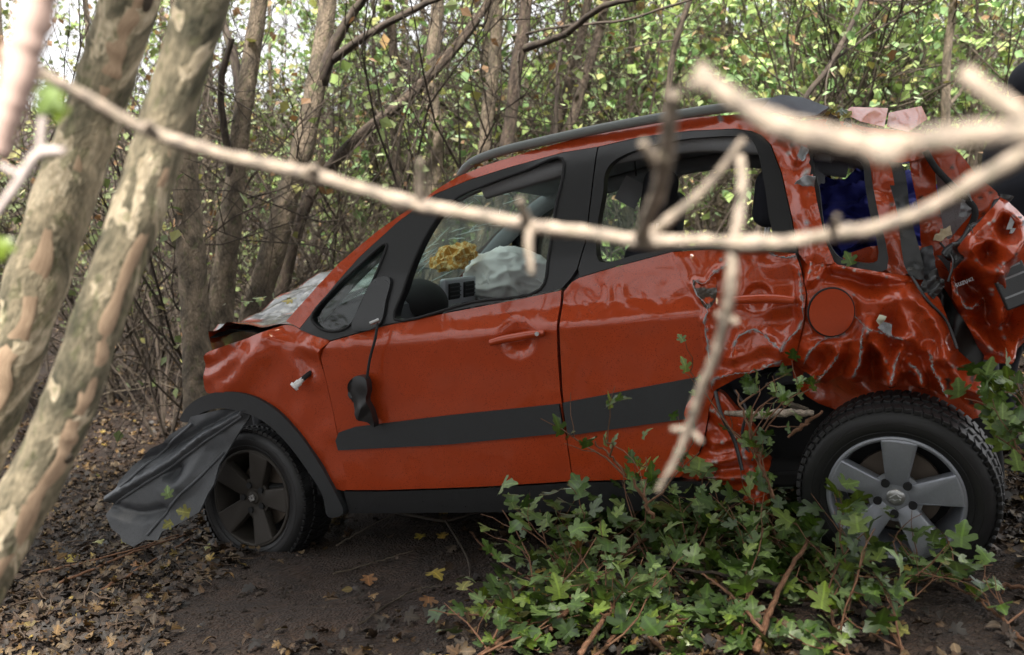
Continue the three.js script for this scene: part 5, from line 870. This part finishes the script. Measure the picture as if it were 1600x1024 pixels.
// ================================================================ green maple branches and sticks on the ground
const barkRed = std({ map: rep(barkTex([0.42, 0.29, 0.21], 0.3, 0.8, 15), 1, 6), roughness: 0.8 });
const leafVC = phys({ vertexColors: true, map: veins, roughness: 0.5, transmission: 0.25, thickness: 0, side: THREE.DoubleSide });
const greens = [[0.085, 0.17, 0.022], [0.12, 0.22, 0.03], [0.20, 0.31, 0.09], [0.055, 0.115, 0.016], [0.20, 0.30, 0.035]];
const gp = (x, y, h) => onGround(x, y).add(V(0, h, 0));
function leafyBranch(label, path, o) {
  const w = path.map(([x, y, h, d]) => d ? at(x, y, d) : gp(x, y, h)), root = w[0].clone(), t = thing('leafy_branch', label, 'branch', o.group, root);
  const line = spline(w.map((p) => p.clone().sub(root)), 24, 0.006), all = [line], tg = [];
  mesh('stem', tube(line, (u) => (o.r ?? 0.007) * (1 - 0.65 * u), 7, { bump: 0.1, freq: 30 }), o.bark ?? barkRed, t);
  for (let k = 0; k < (o.twigs ?? 10); k++) { const i = 3 + Math.floor(rnd() * 20), e = []; const gs = []; twigSet(gs, e, line[i].clone(), rdir(0.25).add(line[i].clone().sub(line[i - 2]).normalize()).normalize(), rr(0.12, 0.38), 0.003, 2, { bend: 0.3, lift: 0.05, kids: 2 }); tg.push(...gs); all.push(...e); }
  mesh('twigs', merged(tg), barkRed, t).userData.kind = 'stuff';
  const place = () => {
    const p = pick(all), q = p[1 + Math.floor(rnd() * (p.length - 1))].clone().add(rdir().multiplyScalar(rr(0.01, o.spread ?? 0.07))); const wx = q.x + root.x, wz = q.z + root.z;
    q.y = Math.max(q.y, groundY(wx, wz) + rr(0.01, 0.05) - root.y);
    const e = new THREE.Euler(rr(-0.5, 1.0) + (o.face ?? 0.25), rr(0, 6.28), rr(-0.6, 0.6), 'YXZ'), s = rr(0.6, 1.35) * (o.size ?? 0.05);
    return [q, e, s];
  };
  for (let k = 0; k < o.parts; k++) { const [q, e, s] = place(), m = rnd() < (o.yellow ?? 0.04) ? pick(YELLOW) : pick(GREEN), l = mesh('leaf', pick(LEAF), m, t); l.position.copy(q); l.rotation.copy(e); l.scale.setScalar(s); }
  const gs = [];
  for (let k = 0; k < o.stuff; k++) { const [q, e, s] = place(), g = pick(LEAF).toNonIndexed(), c = pick(greens), f = rr(0.7, 1.15); g.applyMatrix4(new THREE.Matrix4().compose(q, new THREE.Quaternion().setFromEuler(e), V(s, s, s).multiplyScalar(0.9))); gs.push(paintAll(g, rgb(c[0] * f, c[1] * f, c[2] * f))); }
  if (gs.length) mesh('small_leaves', merged(gs), leafVC, t).userData.kind = 'stuff';
  return t;
}
const mg = 'cut maple branches heaped before the car', ml = 'cut maple branch with fresh green leaves, in the heap before the sill';
for (const [path, o] of [
  [[[720, 1060, 0.03], [800, 1000, 0.05], [900, 950, 0.08], [1010, 880, 0.1]], {}], [[[900, 1080, 0.03], [960, 1010, 0.06], [1030, 950, 0.1], [1100, 890, 0.12]], {}], [[[1150, 1090, 0.03], [1160, 1010, 0.06], [1170, 930, 0.1], [1160, 860, 0.14]], {}],
  [[[1350, 1080, 0.02], [1310, 1010, 0.05], [1280, 940, 0.08], [1240, 880, 0.1]], {}], [[[800, 940, 0.03], [880, 900, 0.06], [960, 860, 0.1], [1060, 825, 0.14]], {}], [[[1000, 930, 0.05], [1050, 870, 0.1], [1100, 820, 0.14], [1180, 800, 0.16]], {}],
  [[[1230, 1000, 0.04], [1150, 930, 0.08], [1080, 860, 0.12], [990, 820, 0.16]], {}], [[[1290, 960, 0.04], [1230, 890, 0.08], [1190, 840, 0.12], [1130, 800, 0.16]], {}], [[[760, 1010, 0.02], [860, 990, 0.04], [980, 985, 0.06], [1100, 980, 0.08]], {}], [[[1060, 1050, 0.03], [1000, 1000, 0.06], [920, 960, 0.08], [840, 920, 0.08]], {}], [[[1430, 1070, 0.02], [1400, 1010, 0.04], [1350, 960, 0.05], [1290, 915, 0.06]], { stuff: 50 }]])
  leafyBranch(ml, path.map(([x, y, h]) => [x, y, h * 0.6]), { parts: 25, stuff: 95, twigs: 12, spread: 0.085, size: 0.066, group: mg, ...o });
leafyBranch('green maple sprig leaning up against the lower edge of the rear door', [[1020, 810, 0, 3.05], [1000, 770, 0, 3.05], [965, 725, 0, 3.05], [930, 690, 0, 3.05]], { parts: 18, stuff: 10, twigs: 4, spread: 0.03, size: 0.056, face: 0.9 });
leafyBranch('tangled leafy sprig hanging in the gap before the rear wheel', [[1215, 790, 0, 2.95], [1190, 730, 0, 3.0], [1170, 670, 0, 3.0], [1150, 610, 0, 3.05]], { parts: 16, stuff: 40, twigs: 8, spread: 0.04, size: 0.042, face: 0.9 });
leafyBranch('bright green leafy branch rising beside the rear wheel', [[1660, 900, 0, 2.6], [1640, 800, 0, 2.65], [1610, 700, 0, 2.7], [1600, 600, 0, 2.75]], { parts: 34, stuff: 46, twigs: 8, spread: 0.06, size: 0.062, face: 0.9 });
leafyBranch('leafy sprig trailing along the earth under the rear tyre', [[1600, 930, 0.02], [1540, 925, 0.03], [1480, 915, 0.03], [1400, 912, 0.03]], { parts: 10, stuff: 10, twigs: 5, spread: 0.05, size: 0.045 });
leafyBranch('low leafy sprig on the bare earth behind the rear wheel', [[1640, 1040, 0.02], [1580, 1000, 0.03], [1530, 960, 0.04], [1480, 930, 0.04]], { parts: 16, stuff: 8, twigs: 6, spread: 0.07, size: 0.055 });
leafyBranch('leafy sprig lying against the foot of the rear tyre', [[1300, 905, 0.02], [1275, 880, 0.04], [1245, 850, 0.07], [1225, 815, 0.1]], { parts: 14, stuff: 24, twigs: 6, spread: 0.06, size: 0.05, face: 0.5 });

function stick(label, path, w, mat, group) { const p = path.map(([x, y, h]) => gp(x, y, h ?? 0.03)), root = p[0].clone(), t = mesh('stick', tube(spline(p.map((q) => q.clone().sub(root)), 20, 0.003), (u) => w * (1 - 0.45 * u), 8, { bump: 0.12, freq: 25 }), mat); t.position.copy(root); return tag(t, label, 'stick', group); }
stick('thick brown stick leaning out of the heap of green leaves', [[1180, 1050, 0.06], [1210, 985, 0.10], [1262, 915, 0.16]], 0.011, barkRed);
stick('stick with a pale broken end lying across the green leaves', [[1220, 965, 0.10], [1120, 950, 0.11], [1010, 940, 0.12]], 0.007, barkBrown);
stick('short reddish stick crossing below the thick brown one', [[1190, 1030, 0.08], [1145, 985, 0.1], [1096, 950, 0.11]], 0.006, barkRed);
stick('long reddish stick running from the earth up into the leaf heap', [[860, 1010, 0.05], [930, 950, 0.09], [1010, 890, 0.12], [1090, 850, 0.14]], 0.009, barkRed);
stick('bent tan stick at the near edge of the leaf heap', [[905, 1050, 0.05], [950, 1000, 0.08], [985, 955, 0.1]], 0.009, barkRed);
stick('thin orange-brown stick on the earth below the front door', [[735, 838, 0.02], [770, 880, 0.03], [830, 920, 0.03], [905, 960, 0.05]], 0.005, barkRed);
stick('thin arched twig at the rim of the leaf heap', [[700, 975, 0.03], [760, 985, 0.05], [830, 1000, 0.05], [900, 990, 0.08]], 0.004, barkRed);
{ const t = stick('forked dark twig lying under the sill', [[610, 806, 0.02], [660, 818, 0.03], [697, 828, 0.04], [745, 818, 0.05], [802, 806, 0.06]], 0.008, barkDark); const a = gp(697, 828, 0.04).sub(t.position), b = gp(730, 880, 0.02).sub(t.position), c = gp(734, 925, 0.02).sub(t.position); mesh('fork', tube(spline([a, b, c], 12), (u) => 0.006 * (1 - 0.5 * u), 7), barkDark, t); }
for (const [k, p] of [[[60, 905, 0.03], [170, 880, 0.03], [310, 838, 0.04]], [[90, 920, 0.02], [200, 880, 0.04], [290, 845, 0.03]], [[150, 935, 0.02], [230, 893, 0.03], [300, 850, 0.03]]].entries()) stick('thin rusty stick on the leaf litter under the grey wheel liner', p, 0.006 + 0.001 * k, barkRed, 'sticks under the liner');
stick('pale thin twig lying before the front tyre', [[520, 905, 0.02], [580, 888, 0.02], [645, 872, 0.03]], 0.004, barkGrey); stick('grey twig bent upward from the litter by the front tyre', [[525, 860, 0.02], [575, 838, 0.04], [625, 815, 0.05]], 0.004, barkGrey);
stick('long grey twig across the bare earth', [[560, 985, 0.02], [650, 930, 0.02], [690, 925, 0.02]], 0.004, barkGrey);
{ // splintered wood jammed before the rear tyre
  const mk = (label, pts, r, m) => { const p = pts.map(([x, y, s]) => inCar(x, y, s).applyMatrix4(carMatrix)), t = mesh('splinter', tube(spline(p.map((q) => q.clone().sub(p[0])), 16, 0.003), (u) => r * (0.6 + 0.6 * Math.sin(Math.PI * clamp(u, 0.08, 0.9))), 8, { bump: 0.25, freq: 30 }), m); t.position.copy(p[0]); tag(t, label, 'splinter'); };
  mk('pale splintered stick jammed level before the rear tyre', [[1133, 646, 0.9], [1185, 649, 0.95], [1235, 645, 0.99], [1272, 646, 1.0]], 0.012, twigPale);
  mk('crooked grey root bent down before the rear tyre', [[1198, 600, 0.82], [1220, 622, 0.88], [1245, 635, 0.94], [1262, 640, 0.98]], 0.009, barkGrey);
  mk('thin reddish twig stuck under the rear tyre shoulder', [[1232, 684, 0.98], [1255, 665, 1.0], [1285, 642, 1.0]], 0.006, barkRed);
}
// leaves that stand out on the ground
for (const [x, y, s, m, l] of [[674, 905, 0.075, 0, 'large yellow maple leaf on the dark earth below the front door'], [722, 935, 0.06, 3, 'folded yellow-green leaf beside the large yellow one'], [745, 965, 0.055, 3, 'yellow leaf at the left rim of the leaf heap'], [690, 852, 0.05, 1, 'mustard leaf lying under the sill'], [660, 850, 0.05, 0, 'small torn yellow leaf under the sill'], [685, 808, 0.05, 1, 'orange-brown leaf at the shadow edge of the sill'], [575, 912, 0.06, 2, 'rust-brown leaf before the front tyre'], [670, 945, 0.06, 2, 'brown curled leaf on the bare earth'], [1424, 905, 0.04, 0, 'yellow leaf under the rear tyre'], [1418, 1003, 0.06, 3, 'yellow leaf at the lower rim of the green heap'], [330, 886, 0.05, 1, 'ochre leaf lying before the front tyre'], [320, 868, 0.05, 3, 'pale yellow leaf by the rusty sticks'], [148, 856, 0.06, 3, 'pale yellow-green leaf beside the grey liner'], [190, 856, 0.055, 3, 'light yellow leaf at the lower corner of the grey liner'], [105, 888, 0.06, 0, 'bright yellow leaf at the foot of the leaning trunk'], [212, 895, 0.04, 2, 'orange-red leaf between the rusty sticks'], [860, 905, 0.06, 1, 'orange leaf caught at the edge of the green heap'], [840, 930, 0.06, 0, 'gold leaf at the edge of the green heap']]) { const f = mesh('fallen_leaf', pick(LEAF), YELLOW[m]); f.position.copy(gp(x, y, 0.03)); f.rotation.set(rr(0, 0.5), rr(0, 6.28), rr(-0.3, 0.3)); f.scale.setScalar(s); tag(f, l, 'leaf'); }

// ================================================================ the person at the tail of the car
{
  const P = at(1622, 300, 4.7), gy = groundY(P.x, P.z), person = thing('person', 'person in a dark hooded jacket and dark trousers, standing behind the wrecked tail', 'person', null, V(P.x, gy, P.z));
  person.rotation.y = -1.1; // facing the car
  const H = at(1600, 108, 4.7).y - gy, k = H / 1.80;
  const bones = [ // ax ay az ra bx by bz rb region
    [0, 1.0, 0, 0.15, 0, 1.28, 0.02, 0.165, 1], [0, 1.28, 0.02, 0.165, 0, 1.42, 0.03, 0.12, 1], [-0.17, 1.42, 0.02, 0.075, 0.17, 1.42, 0.02, 0.075, 1], [0, 1.42, 0.03, 0.06, 0, 1.55, 0.06, 0.058, 2],
    [-0.19, 1.41, 0.02, 0.07, -0.25, 1.12, 0.02, 0.055, 1], [-0.25, 1.12, 0.02, 0.052, -0.16, 0.98, 0.22, 0.042, 1], [0.19, 1.41, 0.02, 0.07, 0.25, 1.12, 0.02, 0.055, 1], [0.25, 1.12, 0.02, 0.052, 0.16, 0.98, 0.22, 0.042, 1],
    [-0.09, 0.98, 0, 0.12, -0.11, 0.52, 0.02, 0.075, 3], [-0.11, 0.52, 0.02, 0.07, -0.12, 0.1, -0.02, 0.055, 3], [0.09, 0.98, 0, 0.12, 0.11, 0.52, 0.02, 0.075, 3], [0.11, 0.52, 0.02, 0.07, 0.12, 0.1, -0.02, 0.055, 3],
    [-0.12, 0.05, -0.04, 0.05, -0.13, 0.035, 0.16, 0.042, 4], [0.12, 0.05, -0.04, 0.05, 0.13, 0.035, 0.16, 0.042, 4]];
  const heads = [[0, 1.66, 0.06, 0.092, 0, 1.70, 0.045, 0.10, 2], [0, 1.60, 0.10, 0.055, 0, 1.63, 0.11, 0.06, 2], [0, 1.645, 0.155, 0.014, 0, 1.675, 0.15, 0.010, 2]];
  const hand = (s) => { const b = []; const w = V(s * 0.16, 0.98, 0.22); b.push([w.x, w.y, w.z, 0.032, w.x - s * 0.01, w.y - 0.02, w.z + 0.075, 0.034, 2]); [[-0.028, 0.062], [-0.010, 0.072], [0.009, 0.068], [0.027, 0.055]].forEach(([o, l]) => { const a = V(w.x + o, w.y - 0.022, w.z + 0.085), m = V(a.x, a.y - 0.014, a.z + l * 0.55), e = V(m.x, m.y - 0.03, m.z + l * 0.3); b.push([a.x, a.y, a.z, 0.0095, m.x, m.y, m.z, 0.009, 2], [m.x, m.y, m.z, 0.009, e.x, e.y, e.z, 0.008, 2]); }); b.push([w.x - s * 0.025, w.y - 0.01, w.z + 0.03, 0.012, w.x - s * 0.055, w.y - 0.03, w.z + 0.07, 0.010, 2], [w.x - s * 0.055, w.y - 0.03, w.z + 0.07, 0.010, w.x - s * 0.05, w.y - 0.05, w.z + 0.1, 0.009, 2]); return b; };
  const col = { 1: rgb(0.012, 0.014, 0.022), 2: rgb(0.48, 0.28, 0.2), 3: rgb(0.02, 0.021, 0.028), 4: rgb(0.012, 0.011, 0.01) };
  const cap = (b, x, y, z) => { const [ax, ay, az, ra, bx, by, bz, rb] = b, ex = bx - ax, ey = by - ay, ez = bz - az, t = clamp(((x - ax) * ex + (y - ay) * ey + (z - az) * ez) / (ex * ex + ey * ey + ez * ez), 0, 1); return Math.hypot(x - ax - ex * t, y - ay - ey * t, z - az - ez * t) - lerp(ra, rb, t); };
  const field = (bs, kk) => (x, y, z) => { let s = 0; for (const b of bs) s += Math.exp(-kk * cap(b, x, y, z)); return -Math.log(s + 1e-30) / kk; };
  function iso(bs, c, half, res, kk) {
    const f = field(bs, kk), mc = new MarchingCubes(res, std({}), false, false, 200000); mc.isolation = 0;
    for (let z = 0; z < res; z++) for (let y = 0; y < res; y++) for (let x = 0; x < res; x++) mc.field[x + y * res + z * res * res] = -f(c.x + half * (x * 2 / res - 1), c.y + half * (y * 2 / res - 1), c.z + half * (z * 2 / res - 1));
    mc.update(); const n = mc.count, P2 = new Float32Array(n * 3), C = new Float32Array(n * 3);
    for (let i = 0; i < n; i++) { const x = c.x + half * mc.positionArray[i * 3], y = c.y + half * mc.positionArray[i * 3 + 1], z = c.z + half * mc.positionArray[i * 3 + 2]; P2.set([x * k, y * k, z * k], i * 3); let best = 1e9, r = 1; for (const b of bs) { const d = cap(b, x, y, z); if (d < best) { best = d; r = b[8]; } } const q = col[r]; C.set([q.r, q.g, q.b], i * 3); }
    const g = new THREE.BufferGeometry(); g.setAttribute('position', new THREE.BufferAttribute(P2, 3)); g.setAttribute('color', new THREE.BufferAttribute(C, 3)); const m = mergeVertices(g, 1e-5); m.computeVertexNormals(); return m.toNonIndexed();
  }
  const body = mergeGeometries([iso(bones.concat(heads.slice(0, 2)), V(0, 0.92, 0.05), 0.98, 110, 40), iso(heads, V(0, 1.66, 0.07), 0.2, 70, 70), iso(hand(-1), V(-0.16, 0.95, 0.29), 0.14, 64, 160), iso(hand(1), V(0.16, 0.95, 0.29), 0.14, 64, 160)]);
  mesh('body', body, std({ vertexColors: true, roughness: 0.85 }), person);
  const hood = iso([[0, 1.67, 0.02, 0.118, 0, 1.72, 0.02, 0.115, 1], [0, 1.76, -0.05, 0.06, 0, 1.80, -0.06, 0.03, 1], [0, 1.72, 0.05, 0.112, 0, 1.735, 0.09, 0.10, 1], [0, 1.50, -0.04, 0.11, 0, 1.62, -0.03, 0.115, 1]], V(0, 1.64, 0), 0.3, 64, 50); mesh('hood', hood, std({ vertexColors: true, roughness: 0.9 }), person);
  const collar = new THREE.TorusGeometry(0.105 * k, 0.035 * k, 12, 32); collar.rotateX(Math.PI / 2 - 0.3); collar.translate(0, 1.52 * k, 0.03 * k); mesh('collar', collar, std({ color: rgb(0.12, 0.14, 0.18), roughness: 0.9 }), person);
  for (const s of [-0.045, 0.045]) { const e = new THREE.SphereGeometry(0.012 * k, 12, 8); e.translate(s * k, 1.685 * k, 0.142 * k); mesh('eye', e, std({ color: rgb(0.05, 0.035, 0.03), roughness: 0.3 }), person); }
  const mo = new RoundedBoxGeometry(0.045 * k, 0.01 * k, 0.012 * k, 2, 0.004); mo.translate(0, 1.605 * k, 0.158 * k); mesh('mouth', mo, std({ color: rgb(0.35, 0.14, 0.12), roughness: 0.6 }), person);
}
// ---------------------------------------------------------------- the wood goes on behind and beside the photographer and shades the sky there
for (const [x, z, s] of [[-4.6, 2.6, 1.2], [-3.0, 3.6, 1.25], [-1.2, 4.2, 1.2], [0.8, 4.0, 1.25], [2.6, 3.4, 1.2], [4.3, 2.4, 1.25], [-5.6, 0.6, 1.2], [5.6, 0.4, 1.2], [-5.8, -1.8, 1.1], [6.2, -2.2, 1.1], [-2.2, 6.2, 1.4], [0.2, 6.6, 1.4], [2.6, 6.0, 1.4], [-5.2, 5.0, 1.4], [5.2, 5.2, 1.4]]) { const o = copy(pick(mossProto), 'dense olive shrub of the wood around the photographer', 'shrubs around the photographer'); o.position.set(x, groundY(x, z), z); o.rotation.y = rr(0, 6.28); o.scale.setScalar(s); }
{
  const proto = thing('canopy_tree', 'tall spreading tree of the wood around the photographer', 'tree', 'tall trees around the photographer'), top = V(0.1, 5.2, 0), geos = [], ends = [], list = [];
  mesh('trunk', tube(spline([V(-0.1, -0.2, 1.9), V(0, 1.6, 1.7), V(0.1, 3.6, 0.9), top], 24), (t) => 0.13 - 0.05 * t, 12, { bump: 0.08 }), barkGrey, proto);
  for (let k = 0; k < 13; k++) twigSet(geos, ends, top.clone().add(V(0, rr(-0.4, 0.6), 0)), rdir(0.55), rr(1.6, 2.2), 0.05, 4, { bend: 0.26, lift: 0.22, kids: 4 });
  mesh('limbs', merged(geos), barkBrown, proto).userData.kind = 'stuff';
  for (let i = 0; i < 15000; i++) { const p = pick(ends), q = p[1 + Math.floor(rnd() * (p.length - 1))].clone().add(rdir().multiplyScalar(rr(0.02, 0.3))); diamond(list, q, rdir(-0.4), rdir(1.2), rr(0.10, 0.17)); }
  mesh('crown', leafGeo(list, mossy), foliageMat, proto).userData.kind = 'stuff';
  [[-3.1, -1.1], [-1.05, -1.2], [0.5, 0.15], [2.7, -0.2], [4.2, 5.6], [-4.4, 5.6], [-6.8, -2.4], [6.6, -2.6], [0.2, 7.0]].forEach(([x, z], i) => { const o = i ? copy(proto) : proto; o.position.set(x, groundY(x, z), z); o.rotation.y = i < 4 ? 0.12 * i - 0.2 : i * 1.3; });
}
renderer.render(scene, camera);
